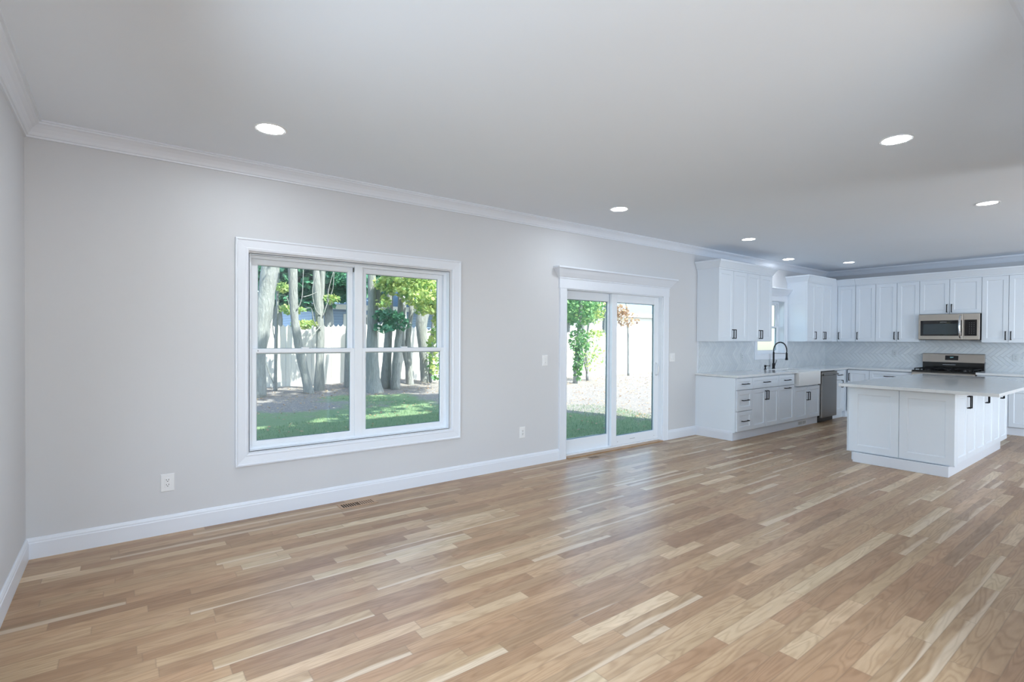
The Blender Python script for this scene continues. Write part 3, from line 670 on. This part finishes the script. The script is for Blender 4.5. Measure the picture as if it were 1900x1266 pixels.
# spring hose: a coil around an arch that reaches towards the sink and slightly right
dirv = Vector((.42, -.91, 0)).normalized(); arch = []
for i in range(31):
    a = pi*i/30; rr = .098
    arch.append(dirv*(rr-rr*cos(a))+Vector((0, 0, .315+sin(a)*.135)))
arch = [Vector((0, 0, .28))]+arch+[dirv*.196+Vector((0, 0, .27))]
b = MB(); b.tube(arch, .0075, 8); b.build('hose', 'black_metal', t, smooth=True)
coil = []; N = 34*8
side = dirv.cross(Vector((0, 0, 1)))
for i in range(N+1):
    s_ = i/N*(len(arch)-1); k = min(int(s_), len(arch)-2); f_ = s_-k; p = arch[k].lerp(arch[k+1], f_); tn = (arch[k+1]-arch[k]).normalized(); nn = side.cross(tn).normalized()
    a = 2*pi*i/8; coil.append(p+(side*cos(a)+nn*sin(a))*.0115)
b = MB(); b.tube(coil, .0026, 5); b.build('spring', 'black_metal', t, smooth=True)
b = MB(); p = dirv*.196
b.tube([p+Vector((0, 0, z)) for z in (.275, .262, .20, .165, .150)], [.012, .015, .016, .021, .022], 12); b.build('spray_head', 'black_metal', t, smooth=True)
b = MB(); b.tube([(0, 0, .262), dirv*.18+Vector((0, 0, .262))], .004, 8); b.build('support_arm', 'black_metal', t, smooth=True)
t = thing('soap_dispenser', 'small black soap dispenser left of the kitchen faucet', 'soap dispenser', (9.03, -.105, CT))
b = MB(); b.lathe([(.022, 0), (.022, .006), (.011, .012), (.011, .036), (.017, .040), (.017, .066), (.015, .070)], n=14); b.build('pump', 'black_metal', t, bevel=.001)
b = MB(); b.tube([(0, 0, .058), (.05, -.045, .058), (.06, -.054, .052)], [.005, .005, .004], 8); b.build('spout', 'black_metal', t, smooth=True)

# ---------------------------------------------------------------- dishwasher
t = thing('dishwasher', 'stainless steel dishwasher with a pocket handle under the counter', 'dishwasher', (9.832, 0, 0))
W_ = .622
b = MB(); b.box(.004, W_-.004, -.615, -.01, .11, ZB-.006); b.build('body', 'black_plastic', t)
b = MB(); b.box(.006, W_-.006, -.588, -.10, .002, .108); b.build('kick_plate', 'black_plastic', t)
b = MB(); b.box(.010, W_-.010, -.655, -.615, .085, .795); b.build('door', 'stainless_dark', t, bevel=.004)
b = MB(); b.box(.008, W_-.008, -.660, -.612, .797, ZB-.012); b.build('control_panel', 'stainless_dark', t, bevel=.008)
b = MB(); b.tube([(.012, -.672, .812), (W_-.012, -.672, .812)], .014, 12); b.box(.012, W_-.012, -.672, -.655, .802, .824); b.build('handle', 'stainless_dark', t, smooth=False)
b = MB(); b.box(.37, .47, -.6870, -.6855, .803, .812); b.build('badge', 'black_plastic', t)

# ---------------------------------------------------------------- gas range (local, front towards -y)
t = thing('gas_range', 'stainless steel gas range with black cooktop and backguard', 'range', far(-1.5885), rzr); W_ = .80
b = MB(); b.box(.003, W_-.003, -.635, -.012, .09, .895); b.box(.02, W_-.02, -.57, -.03, 0, .09); b.build('body', 'black_plastic', t)
b = MB(); b.box(.004, W_-.004, -.672, -.634, .19, .72); d = b.build('oven_door', 'stainless_dark', t, bevel=.004)
b = MB(); b.box(.11, W_-.11, -.6735, -.6715, .30, .60); b.build('oven_window', 'oven_window', d)
b = MB(); b.tube([(.06, -.672, .685), (.06, -.715, .69), (.10, -.722, .69), (W_-.10, -.722, .69), (W_-.06, -.715, .69), (W_-.06, -.672, .685)], .011, 10); b.build('handle', 'stainless', d, smooth=True)
b = MB(); b.box(.004, W_-.004, -.668, -.634, .092, .183); b.build('drawer', 'stainless_dark', t, bevel=.004)
b = MB(); b.loops([[(xx, -.634, .725), (xx, -.668, .725), (xx, -.660, .865), (xx, -.640, .885), (xx, -.60, .895)] for xx in (.002, W_-.002)]); b.build('control_panel', 'stainless', t)
for xx in (.115, .185, .40, .615, .685):
    b = MB(); b.loops([[(xx+r*cos(k*pi/8), yy, .825+r*sin(k*pi/8)) for k in range(16)] for r, yy in ((.024, -.655), (.024, -.668), (.019, -.672), (.018, -.695), (.0, -.696))]); kb = b.build('knob', 'black_plastic', t)
b = MB(); b.box(.0, W_, -.645, -.055, .893, .912); b.build('cooktop', 'enamel', t, bevel=.004)
for (bx, by) in ((.17, -.20), (.17, -.47), (.40, -.33), (.63, -.20), (.63, -.47)):
    b = MB(); b.lathe([(.045, 0), (.045, .006), (.034, .008), (.034, .018), (.0, .019)], (bx, by, .911), 16); b.build('burner', 'black_plastic', t)
for gi in range(3):
    ga, gb = .025+gi*.252, .025+gi*.252+.246; b = MB(); z = .944
    for xx in (ga, gb-.012): b.box(xx, xx+.012, -.62, -.08, z-.012, z)
    for yy in (-.62, -.356, -.092): b.box(ga, gb, yy, yy+.012, z-.012, z)
    for yy in (-.49, -.22): b.box(ga, gb, yy, yy+.010, z-.010, z)
    for xx in ((ga+gb)/2-.005,): b.box(xx, xx+.010, -.62, -.08, z-.010, z)
    for xx in (ga, gb-.014):
        for yy in (-.62, -.35, -.094): b.box(xx, xx+.014, yy, yy+.014, .911, z)
    b.build('grate', 'black_metal', t, bevel=.0015)
b = MB(); b.box(.0, W_, -.075, -.012, .895, 1.045); b.build('backguard_base', 'enamel', t)
b = MB(); b.loops([[(xx, -.012, 1.035), (xx, -.098, 1.035), (xx, -.070, 1.172), (xx, -.060, 1.180), (xx, -.012, 1.180)] for xx in (.0, W_)]); bg = b.build('backguard', 'stainless', t, bevel=.002)
b = MB(); b.loops([[(xx, yy, zz) for yy, zz in ((-.0905, 1.073), (-.0935, 1.073), (-.0780, 1.148), (-.0750, 1.148))] for xx in (.305, .475)]); b.build('display', 'black_glass', bg)
text_mesh('clock_digits', '12:17', .020, 'screen_digit', bg, (.39, -.0885, 1.118), (R(78), 0, 0))
b = MB(); b.box(.27, .44, -.0765, -.0745, .992, .998); b.build('logo_strip', 'grey_print', t)

# ---------------------------------------------------------------- over-the-range microwave
t = thing('microwave', 'stainless over-the-range microwave with black glass door and curved handle', 'microwave', (XL, -1.611, 1.41), rzr); W_ = .778
b = MB(); b.box(.002, W_-.002, -.395, -.004, .006, .418); b.box(.01, W_-.01, -.385, -.01, 0, .006); b.build('body', 'black_plastic', t)
b = MB(); b.box(0, .575, -.424, -.396, .004, .420); dr = b.build('door', 'stainless', t, bevel=.004)
b = MB(); b.box(.578, W_, -.424, -.396, .004, .420); cp = b.build('control_side', 'stainless', t, bevel=.004)
b = MB(); b.box(.030, .563, -.4262, -.4235, .066, .318); gl = b.build('door_glass', 'black_glass', dr)
b = MB(); b.box(.068, .505, -.4268, -.4260, .092, .262); b.build('window', 'oven_window', dr)
text_mesh('logo', 'SAMSUNG', .016, 'grey_print', dr, (.33, -.4266, .290), (R(90), 0, 0), 1.15)
hp = [(.545, -.424, .035), (.545, -.448, .050), (.543, -.468, .12), (.542, -.474, .21), (.543, -.468, .30), (.545, -.448, .375), (.545, -.424, .392)]
b = MB(); b.tube(hp, [.012, .014, .016, .017, .016, .014, .012], 12); b.build('handle', 'chrome', dr, smooth=True)
b = MB(); b.box(.592, .745, -.4262, -.4235, .066, .322); kp = b.build('keypad', 'black_glass', cp)
b = MB()
for r_ in range(7):
    for c_ in range(3): b.box(.652+c_*.028, .652+c_*.028+.007, -.4268, -.4261, .100+r_*.028, .100+r_*.028+.004)
b.build('key_print', 'grey_print', cp)
b = MB(); b.box(.03, W_-.03, -.415, -.395, -.004, .004); b.build('vent_strip', 'black_plastic', t)

# ---------------------------------------------------------------- outdoors
def gz(x, y):
    a = min(max((x-8)/6, 0), 1); z = -.27+.019*y*(1-a)+.004*y*a
    z += .14*math.exp(-((x-7.2)/1.1)**2-((y-11.2)/1.0)**2)
    return z+.03*noise.noise(Vector((x*.5, y*.5, 0)))
def ground():
    b = MB(); xs = [-8+i*.5 for i in range(97)]; ys = [.16+.4*i for i in range(60)]+[24.5+i*3 for i in range(10)]
    g2 = [[b.v((x_, y_, gz(x_, y_))) for x_ in xs] for y_ in ys]
    for j in range(len(ys)-1):
        for i in range(len(xs)-1): b.f([g2[j][i], g2[j][i+1], g2[j+1][i+1], g2[j+1][i]])
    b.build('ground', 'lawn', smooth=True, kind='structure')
ground()
def grass_blades():
    rnd = random.Random(5); b = MB(); tl = b.bm.loops.layers.float_color.new('tint')
    def blade(x_, y_, h, wd):
        z = gz(x_, y_)-.01; a = rnd.uniform(0, 2*pi); dx, dy = cos(a)*wd, sin(a)*wd; lx, ly = rnd.uniform(-.5, .5)*h, rnd.uniform(-.5, .5)*h
        f = b.f([b.v((x_-dx, y_-dy, z)), b.v((x_+dx, y_+dy, z)), b.v((x_+lx, y_+ly, z+h))]); t_ = rnd.random()
        for lp in f.loops: lp[tl] = (t_, t_, t_, 1)
    for i in range(62000):
        x_ = rnd.uniform(1.2, 14); y_ = .3+rnd.random()**1.2*9.5
        if y_ < (x_-6)*.2 : continue
        n_ = noise.noise(Vector((x_*.42, y_*.42, 3)))
        if n_+(y_-5.5)*.17+max(0, x_-6.2)*.20 > .20: continue
        blade(x_, y_, rnd.uniform(.03, .075), rnd.uniform(.003, .006))
    o = b.build('lawn_grass', 'leaf_grass'); o['kind'] = 'stuff'; o['label'] = 'green grass blades growing on the back lawn'; o['category'] = 'grass'
leaf('leaf_grass', (.13, .25, .12), (.29, .41, .23), .3)
grass_blades()
def fallen():
    rnd = random.Random(9); b = MB(); tl = b.bm.loops.layers.float_color.new('tint')
    for i in range(5200):
        x_ = rnd.uniform(2, 22); y_ = rnd.uniform(1.5, 11.3); z = gz(x_, y_)+.01; s = rnd.uniform(.015, .04); a = rnd.uniform(0, 6.3)
        if x_ < 9 and rnd.random() < .55 and y_ < 8: continue
        t_ = rnd.random(); q = [b.v((x_+s*cos(a+k*pi/2)*(1 if k % 2 else .6), y_+s*sin(a+k*pi/2)*(1 if k % 2 else .6), z+rnd.uniform(0, .03))) for k in range(4)]; f = b.f(q)
        for lp in f.loops: lp[tl] = (t_, t_, t_, 1)
    o = b.build('fallen_leaves', 'leaf_red'); o['kind'] = 'stuff'; o['label'] = 'dry brown leaves scattered over the lawn and mulch'; o['category'] = 'leaves'
fallen()
# fence
def fence():
    rnd = random.Random(3); Y = 11.6; t = thing('picket_fence', 'tall weathered wooden picket fence along the back of the yard', 'fence', (10, Y, -.1))
    b = MB((10, Y, -.1)); x_ = -3.0
    while x_ < 24:
        wd = .138; z0 = gz(x_, Y)-.02; h = (1.84 if x_ < 12 else 1.92)+rnd.uniform(-.015, .015); y_ = Y+rnd.uniform(-.004, .004); cx = x_+wd/2
        pts = [(x_, z0), (x_+wd, z0), (x_+wd, z0+h-.07), (cx+.03, z0+h-.05), (cx, z0+h), (cx-.03, z0+h-.05), (x_, z0+h-.07)]
        if x_ > 12: pts = [(x_, z0), (x_+wd, z0), (x_+wd, z0+h-.04), (cx+.04, z0+h), (cx-.04, z0+h), (x_, z0+h-.04)]
        b.loops([[(p, y_, z) for p, z in pts], [(p, y_+.018, z) for p, z in pts]]); x_ += .146
    b.build('pickets', 'fence_wood', t)
    for zz in (.35, .95, 1.55):
        b = MB((10, Y, -.1)); b.box(-3, 24, Y+.02, Y+.06, zz-.15, zz-.06); b.build('rail', 'fence_wood', t)
    for i in range(12):
        b = MB((10, Y, -.1)); xx = -2.6+i*2.4; b.box(xx, xx+.09, Y+.06, Y+.15, gz(xx, Y)-.1, gz(xx, Y)+1.75); b.build('post', 'fence_wood', t)
fence()
# trees
def leaves(b, tl, rnd, c, r, n, s0, s1, flat=1.0):
    for i in range(n):
        while True:
            p = Vector((rnd.uniform(-1, 1), rnd.uniform(-1, 1), rnd.uniform(-1, 1)))
            if .25 < p.length < 1: break
        p = Vector((c[0]+p.x*r[0], c[1]+p.y*r[1], c[2]+p.z*r[2])); s = rnd.uniform(s0, s1)
        e = Matrix.Rotation(rnd.uniform(0, 6.28), 3, 'Z') @ Matrix.Rotation(rnd.gauss(0, .7), 3, 'X') @ Matrix.Rotation(rnd.gauss(0, .7), 3, 'Y')
        q = [Vector(v)*s for v in ((0, -1, 0), (.35, -.55, .05), (.85, -.25, -.08), (.42, .05, .06), (.5, .62, -.05), (0, 1, .08), (-.5, .62, -.05), (-.42, .05, .06), (-.85, -.25, -.08), (-.35, -.55, .05))]
        vs = [b.v(p+e @ v) for v in q]; f = b.f(vs); t_ = rnd.random()
        for lp in f.loops: lp[tl] = (t_, t_, t_, 1)
TR = {
'A':[(3.13, 9.6, -0.2, 0.231), (3.15, 9.6, 0.94, 0.194), (3.24, 9.6, 1.61, 0.215), (3.34, 9.6, 2.29, 0.202), (3.45, 9.6, 3.24, 0.196), (3.58, 9.6, 4.47, 0.191), (3.68, 9.6, 5.85, 0.178)],
'B':[(3.79, 10.6, -0.2, 0.051), (3.8, 10.6, 1.05, 0.044), (3.84, 10.6, 2.36, 0.037), (3.86, 10.6, 3.39, 0.037), (3.91, 10.6, 4.71, 0.029)],
'C':[(4.47, 9.8, -.2, 0.15), (4.40, 9.8, 0.15, 0.115), (4.22, 9.8, 0.99, 0.114), (4.14, 9.8, 1.48, 0.106), (4.07, 9.8, 2.05, 0.099), (4.03, 9.8, 3.31, 0.113), (3.99, 9.8, 4.57, 0.105), (3.94, 9.8, 5.96, 0.091)],
'D':[(4.86, 10.3, -0.2, 0.17), (4.87, 10.3, 0.74, 0.105), (4.89, 10.3, 1.64, 0.105), (4.84, 10.3, 2.17, 0.105), (4.8, 10.3, 2.84, 0.097), (4.77, 10.3, 3.44, 0.082), (4.72, 10.3, 4.77, 0.075)],
'D2':[(4.88, 10.3, 1.84, 0.075), (4.93, 10.3, 2.7, 0.075), (4.96, 10.3, 3.45, 0.068), (5.01, 10.3, 4.82, 0.06)],
'E':[(5.75, 10.5, -0.2, 0.128), (5.75, 10.5, 1.03, 0.087), (5.78, 10.5, 2.45, 0.079), (5.81, 10.5, 3.55, 0.071), (5.87, 10.5, 4.98, 0.063)],
'F':[(6.04, 9.3, -0.2, 0.30), (6.02, 9.3, .3, 0.20), (5.99, 9.3, 1.05, 0.157), (6.0, 9.3, 2.25, 0.119), (5.98, 9.3, 3.14, 0.112), (5.98, 9.3, 4.77, 0.104)],
'F2':[(6.02, 9.3, 1.7, 0.075), (6.19, 9.3, 2.7, 0.06), (6.33, 9.3, 3.32, 0.06), (6.48, 9.3, 4.39, 0.053)],
'G':[(6.60, 9.8, -0.2, 0.18), (6.66, 9.8, 0.96, 0.126), (6.71, 9.8, 1.82, 0.111), (6.74, 9.8, 2.77, 0.095), (6.76, 9.8, 4.19, 0.087)],
'H':[(6.77, 9.5, -0.2, 0.137), (6.82, 9.5, 0.88, 0.109), (6.9, 9.5, 1.67, 0.094), (6.93, 9.5, 2.45, 0.078), (6.91, 9.5, 3.39, 0.07), (6.95, 9.5, 4.64, 0.063)],
'I':[(7.60, 10.2, -0.2, 0.134), (7.51, 10.2, 0.85, 0.1), (7.52, 10.2, 1.52, 0.083), (7.61, 10.2, 2.19, 0.075), (7.66, 10.2, 3.19, 0.075), (7.7, 10.2, 4.53, 0.067)],
'I2':[(7.56, 10.2, 0.25, 0.075), (7.42, 10.2, 0.85, 0.075), (7.33, 10.2, 1.35, 0.066), (7.34, 10.2, 1.85, 0.058), (7.41, 10.2, 2.51, 0.041)],
'J':[(8.31, 10.6, -0.2, 0.142), (8.23, 10.6, 1.0, 0.132), (8.17, 10.6, 1.87, 0.191), (8.36, 10.6, 2.58, 0.227), (8.58, 10.6, 3.29, 0.211), (8.85, 10.6, 4.38, 0.196)],
'K':[(8.54, 10.7, -0.2, 0.071), (8.6, 10.7, 1.17, 0.071), (8.69, 10.7, 2.24, 0.053), (8.81, 10.7, 3.32, 0.045)],
'N':[(13.68, 9.2, -0.3, 0.089), (13.81, 9.2, 1.17, 0.079), (13.91, 9.2, 2.17, 0.069), (14.01, 9.2, 3.56, 0.06)],
'O':[(14.93, 9.8, -0.3, 0.053), (14.86, 9.8, 0.95, 0.052), (14.97, 9.8, 2.0, 0.042), (15.2, 9.8, 3.28, 0.042)],
'P':[(14.93, 9.8, 0.0, 0.041), (14.43, 9.6, 0.96, 0.041), (14.36, 9.6, 1.78, 0.041)],
'Q':[(18.3, 10.6, -0.3, 0.054), (18.29, 10.6, 0.9, 0.05), (18.24, 10.6, 1.85, 0.042), (18.12, 10.6, 3.03, 0.036)],
'R':[(19.77, 13.5, -0.3, 0.177), (19.99, 13.5, 2.19, 0.164), (20.13, 13.5, 3.83, 0.164), (20.27, 13.5, 5.48, 0.151)]}
def smooth_path(P, k=4):
    out = []
    for i in range(len(P)-1):
        p0 = Vector(P[max(i-1, 0)]); p1 = Vector(P[i]); p2 = Vector(P[i+1]); p3 = Vector(P[min(i+2, len(P)-1)])
        for j in range(k):
            t_ = j/k; out.append(.5*((2*p1)+(p2-p0)*t_+(2*p0-5*p1+4*p2-p3)*t_*t_+(3*p1-p0-3*p2+p3)*t_**3))
    out.append(Vector(P[-1])); return out
def tree(name, label, cat, keys, clusters=(), leafmat='leaf_green', twigs=(), group=None, seed=1, s=(.05, .09)):
    rnd = random.Random(seed); base = TR[keys[0]][0]; o = (base[0], base[1], gz(base[0], base[1]))
    t = thing(name, label, cat, o, 0, group)
    b = MB(o)
    for kx in keys:
        P = smooth_path([tuple(p) for p in [Vector((*q[:3],)) for q in TR[kx]]]); rr = []
        q = TR[kx]
        for i in range(len(q)-1):
            for j in range(4): rr.append(q[i][3]+(q[i+1][3]-q[i][3])*j/4)
        rr.append(q[-1][3]); rr = [r_*rnd.uniform(.93, 1.07) for r_ in rr]
        b.tube(P, rr, 14)
    b.build('trunk', 'bark', t, smooth=True)
    if twigs:
        b = MB(o)
        for tw in twigs: b.tube(smooth_path(tw, 3), [.016*(1-.6*i/(3*(len(tw)-1))) for i in range(3*(len(tw)-1)+1)], 6)
        b.build('branches', 'bark', t, smooth=True)
    if clusters:
        b = MB(o); tl = b.bm.loops.layers.float_color.new('tint')
        for c, r_, n in clusters: leaves(b, tl, rnd, c, r_, n, *s)
        b.build('foliage', leafmat, t)
    return t
GR = 'trees along the back fence'
tree('maple_tree', 'thick pale trunk leaning right at the left edge of the big window', 'tree', ['A'], [((3.0, 8.8, 5.4), (1.6, 1.4, 1.0), 260)], group=GR, seed=1)
tree('maple_tree', 'slender young trunk just right of the thick leaning trunk', 'tree', ['B'], [((3.95, 10.5, 2.75), (.22, .25, .14), 70), ((4.15, 10.4, 2.15), (.35, .3, .14), 130), ((4.45, 10.3, 1.75), (.35, .25, .14), 110), ((4.15, 10.4, 3.45), (.25, .3, .16), 70), ((5.2, 10.4, 2.5), (.3, .3, .12), 60)], 'leaf_yellow',
     twigs=[[(3.83, 10.6, 2.5), (4.02, 10.55, 2.55), (4.12, 10.55, 2.3), (4.1, 10.5, 2.0)], [(3.8, 10.6, .0), (3.6, 10.55, .5), (3.45, 10.5, .95), (3.3, 10.5, 1.2)], [(3.8, 10.6, 1.2), (3.72, 10.6, 1.7), (3.78, 10.6, 2.0)]], group=GR, seed=2)
tree('maple_tree', 'grey trunk that bends left to right toward its base, left pane', 'tree', ['C'], twigs=[[(4.10, 9.7, 2.1), (4.22, 9.65, 2.4), (4.24, 9.6, 3.0), (4.25, 9.6, 3.3)], [(4.24, 9.6, 2.45), (4.4, 9.6, 2.5), (4.6, 9.6, 2.6)]], group=GR, seed=3)
tree('maple_tree', 'forked trunk with bare twigs in the middle of the left pane', 'tree', ['D', 'D2'], twigs=[[(4.86, 10.2, 2.0), (4.7, 10.15, 2.2), (4.62, 10.1, 2.7), (4.72, 10.1, 3.3), (4.7, 10.1, 3.7)], [(4.92, 10.2, 1.95), (5.05, 10.2, 2.35), (5.2, 10.2, 2.75), (5.25, 10.2, 3.3), (5.4, 10.2, 3.6)],
     [(5.05, 10.2, 2.4), (5.1, 10.2, 2.8), (5.22, 10.2, 3.25)], [(4.86, 10.2, 1.7), (4.66, 10.1, 1.5), (4.4, 10.0, 1.2)], [(4.86, 10.2, 1.6), (4.66, 10.1, 1.85), (4.58, 10.1, 2.2), (4.3, 10, 2.1)]], group=GR, seed=4)
tree('maple_tree', 'narrow trunk beside the middle post of the window', 'tree', ['E'], [((5.5, 10.3, 3.2), (.35, .3, .25), 90)], 'leaf_dark', group=GR, seed=5)
tree('maple_tree', 'stout forked trunk with a flared base at the left of the right pane', 'tree', ['F', 'F2'], [((6.25, 8.9, 2.9), (.35, .3, .3), 170), ((6.15, 8.9, 2.35), (.2, .2, .2), 60)], 'leaf_yellow',
     twigs=[[(6.0, 9.2, 2.9), (6.15, 9.1, 3.05), (6.3, 9.0, 2.8)], [(6.0, 9.2, 2.0), (6.25, 9.1, 2.2), (6.5, 9, 2.15)], [(6.0, 9.2, 1.5), (5.85, 9.1, 1.8), (5.8, 9.1, 2.3)]], group=GR, seed=6)
tree('maple_tree', 'shaded dark trunk behind a cluster of low leaves', 'tree', ['G'], [((6.35, 9.0, 2.0), (.45, .4, .2), 170), ((6.6, 9.0, 1.8), (.4, .4, .2), 120), ((6.2, 8.9, 1.65), (.3, .3, .15), 70)], 'leaf_dark', group=GR, seed=7)
tree('maple_tree', 'straight sunlit trunk in the middle of the right pane', 'tree', ['H'], [((6.75, 8.9, 3.1), (.7, .5, .35), 420), ((7.1, 8.8, 2.55), (.5, .4, .25), 230), ((6.55, 8.8, 2.7), (.4, .4, .15), 90), ((7.3, 8.8, 2.2), (.3, .3, .15), 80)], 'leaf_yellow', group=GR, seed=8)
tree('maple_tree', 'pair of crossing trunks in a narrow V, right of centre', 'tree', ['I', 'I2'], [((7.55, 9.2, 3.0), (.6, .5, .35), 380), ((7.85, 9.2, 2.5), (.4, .4, .25), 170), ((7.4, 9.1, 2.45), (.25, .3, .12), 60)], 'leaf_yellow', group=GR, seed=9)
tree('maple_tree', 'broad grey trunk leaning to the right behind yellow-green leaves', 'tree', ['J'], [((8.0, 9.4, 2.45), (.45, .35, .35), 330), ((8.3, 9.5, 1.95), (.3, .3, .3), 190), ((8.2, 9.8, 1.0), (.25, .2, .8), 150)], 'leaf_yellow', group=GR, seed=10)
tree('maple_tree', 'slim trunk at the right edge of the window among ivy', 'tree', ['K'], [((8.75, 10.3, 1.7), (.3, .3, .4), 180), ((8.55, 10.3, .7), (.3, .25, .7), 110)], 'leaf_green', group=GR, seed=11)
tree('ivy_tree', 'ivy-covered tree seen through the left glass of the sliding door', 'tree', ['N'], [((13.8, 9.1, 2.5), (.7, .6, .7), 950), ((13.8, 9.1, 1.3), (.45, .35, .55), 420), ((13.74, 9.1, .5), (.2, .2, .65), 300), ((14.6, 9.3, 2.9), (.6, .5, .5), 420)], 'leaf_green', seed=12, s=(.04, .08))
tree('young_tree', 'thin multi-stem yellow-green tree right of the ivy-covered one', 'tree', ['O', 'P'], [((15.0, 9.7, 2.5), (.75, .6, .6), 620), ((15.3, 9.7, 1.6), (.5, .4, .2), 130), ((14.95, 9.7, .8), (.75, .4, .7), 260)], 'leaf_yellow', seed=13, s=(.035, .075))
tree('young_tree', 'young tree with a thin dark stem before the white fence, right glass', 'tree', ['Q'], [((17.9, 10.4, 2.25), (.7, .4, .35), 150), ((17.5, 10.4, 2.6), (.4, .4, .25), 160)], 'leaf_red', seed=14, s=(.05, .09))
tree('maple_tree', 'sunlit trunk beyond the fence, at the right of the left door glass', 'tree', ['R'], [((19.0, 13, 4.2), (1.4, .8, .9), 500)], 'leaf_green', seed=15)
# unseen tree, its crown placed over the lawn to shade it
def shade_tree():
    rnd = random.Random(21); o = (-1.6, 3.4, gz(-1.6, 3.4)); t = thing('shade_tree', 'unseen maple beside the house, crown placed to shade the lawn', 'tree', o)
    b = MB(o); b.tube([(-1.6, 3.4, -.4), (-1.5, 3.4, 2), (-1.0, 3.3, 4.5), (.2, 3.2, 6.2), (2, 3, 7)], [.36, .3, .26, .18, .12], 14); b.tube([(-1.0, 3.3, 4.5), (2.5, 3.6, 6.6), (5.5, 3.3, 7.3), (7.5, 3, 7.4)], [.2, .14, .09, .04], 10); b.build('trunk', 'bark', t, smooth=True)
    b = MB(o); tl = b.bm.loops.layers.float_color.new('tint')
    for i in range(84):
        c = (rnd.uniform(-1.5, 9.0), rnd.uniform(.7, 4.9), rnd.uniform(6.3, 8.4)); leaves(b, tl, rnd, c, (1.0, .85, .45), 95, .14, .22)
    b.build('foliage', 'leaf_green', t)
shade_tree()
# trees beyond the fence
def far_tree(x_, y_, z_, r_, n, lm, label, seed):
    rnd = random.Random(seed); o = (x_, y_, gz(x_, y_)); t = thing('background_tree', label, 'tree', o, 0, 'trees beyond the fence')
    b = MB(o); b.tube([(x_, y_, -.4), (x_+.1, y_, 2), (x_, y_, z_)], [.2, .16, .08], 10); b.build('trunk', 'bark', t, smooth=True)
    b = MB(o); tl = b.bm.loops.layers.float_color.new('tint')
    for i in range(16):
        a = rnd.uniform(0, 6.28); q = rnd.uniform(.2, .9); leaves(b, tl, rnd, (x_+cos(a)*r_*q, y_+sin(a)*r_*q*.8, z_+rnd.uniform(-.6, .6)*r_), (r_*.5, r_*.45, r_*.33), n//16, .10, .17)
    b.build('foliage', lm, t)
for i, (a_, b_, c_, d_, n_, l_, s_) in enumerate([
    (4.6, 14.4, 3.5, 1.5, 2600, 'leaf_dark', 'dark green tree beyond the fence behind the leaning trunk'),
    (6.3, 14.3, 3.9, 1.5, 3000, 'leaf_dark', 'dense dark tree beyond the fence in the middle of the left pane'),
    (9.6, 15.2, 4.3, 1.1, 1500, 'leaf_dark', 'dark tree beyond the fence at the left of the right pane'),
    (8.1, 16.3, 4.1, 1.5, 2400, 'leaf_dark', 'dark tree beyond the fence above the blue house wall'),
    (3.2, 17.5, 4.8, 2.2, 2000, 'leaf_green', 'green tree far behind the left edge of the window'),
    (11.3, 17.0, 5.2, 2.0, 2400, 'leaf_green', 'tall green tree beyond the fence in the right pane'),
    (13.8, 15.0, 4.0, 1.7, 2200, 'leaf_yellow', 'bright green tree beyond the fence behind the leaning grey trunk'),
    (19.0, 15.4, 3.6, 1.7, 3000, 'leaf_green', 'green tree beyond the fence behind the ivy-covered tree'),
    (21.3, 16.5, 4.8, 1.3, 1200, 'leaf_yellow', 'light green tree beyond the fence between the two door panels')]): far_tree(a_, b_, c_, d_, n_, l_, s_, 40+i)
# neighbours' houses
def house(label, o, w_, d_, h, rh, wallm, wins, roofm='shingle'):
    x_, y_ = o; t = thing('neighbor_house', label, 'house', (x_, y_, -.3)); O = (x_, y_, -.3)
    b = MB(O); b.box(x_, x_+w_, y_, y_+d_, -.3, h); b.build('wall', wallm, t)
    b = MB(O); b.loops([[(xx, y_-.4, h), (xx, y_-.4, h+.1), (xx, y_+d_/2, h+rh), (xx, y_+d_+.4, h+.1), (xx, y_+d_+.4, h)] for xx in (x_-.3, x_+w_+.3)]); b.build('roof', roofm, t)
    b = MB(O); b.box(x_-.32, x_+w_+.32, y_-.45, y_-.4, h-.12, h+.1); b.build('gutter', 'white_siding', t)
    for (a, c, z0, z1) in wins:
        b = MB(O); b.frame(a, c, z0, z1, [(0, y_), (0, y_-.04), (.12, y_-.04), (.12, y_)]); b.box((a+c)/2-.03, (a+c)/2+.03, y_-.03, y_, z0+.1, z1-.1); f = b.build('window', 'white_siding', t)
        b = MB(O); b.box(a+.1, c-.1, y_-.012, y_-.002, z0+.1, z1-.1); b.build('pane', 'dark_glass', f)
house('blue-sided neighbouring house with a white-trimmed window beyond the fence', (7.0, 18.5), 10, 7, 2.75, 2.2, 'siding', [(8.35, 10.6, .9, 2.45)])
house('white neighbouring house with a pale blue shingle roof, right door glass', (21.5, 18), 16, 8, 2.95, 3.4, 'white_siding', [])
# the house's own upper storey (outside, above the living room); shades the lawn by the wall, top box added to lengthen that shade
b = MB(); b.box(-.2, 10.0, -8.8, T, H+.14, 6.0); b.box(-.2, 8.2, -8.8, T-.005, 6.0, 7.6); b.build('wall_upper', 'white_siding', kind='structure')
b = MB((5.0, .8, -.3)); b.box(4.75, 6.3, .3, 1.1, -.32, -.06); b.box(4.75, 6.3, .18, .3, -.32, -.03) if False else None; tag(b.build('door_step', 'concrete', bevel=.01), 'pale concrete step outside the sliding door', 'step')
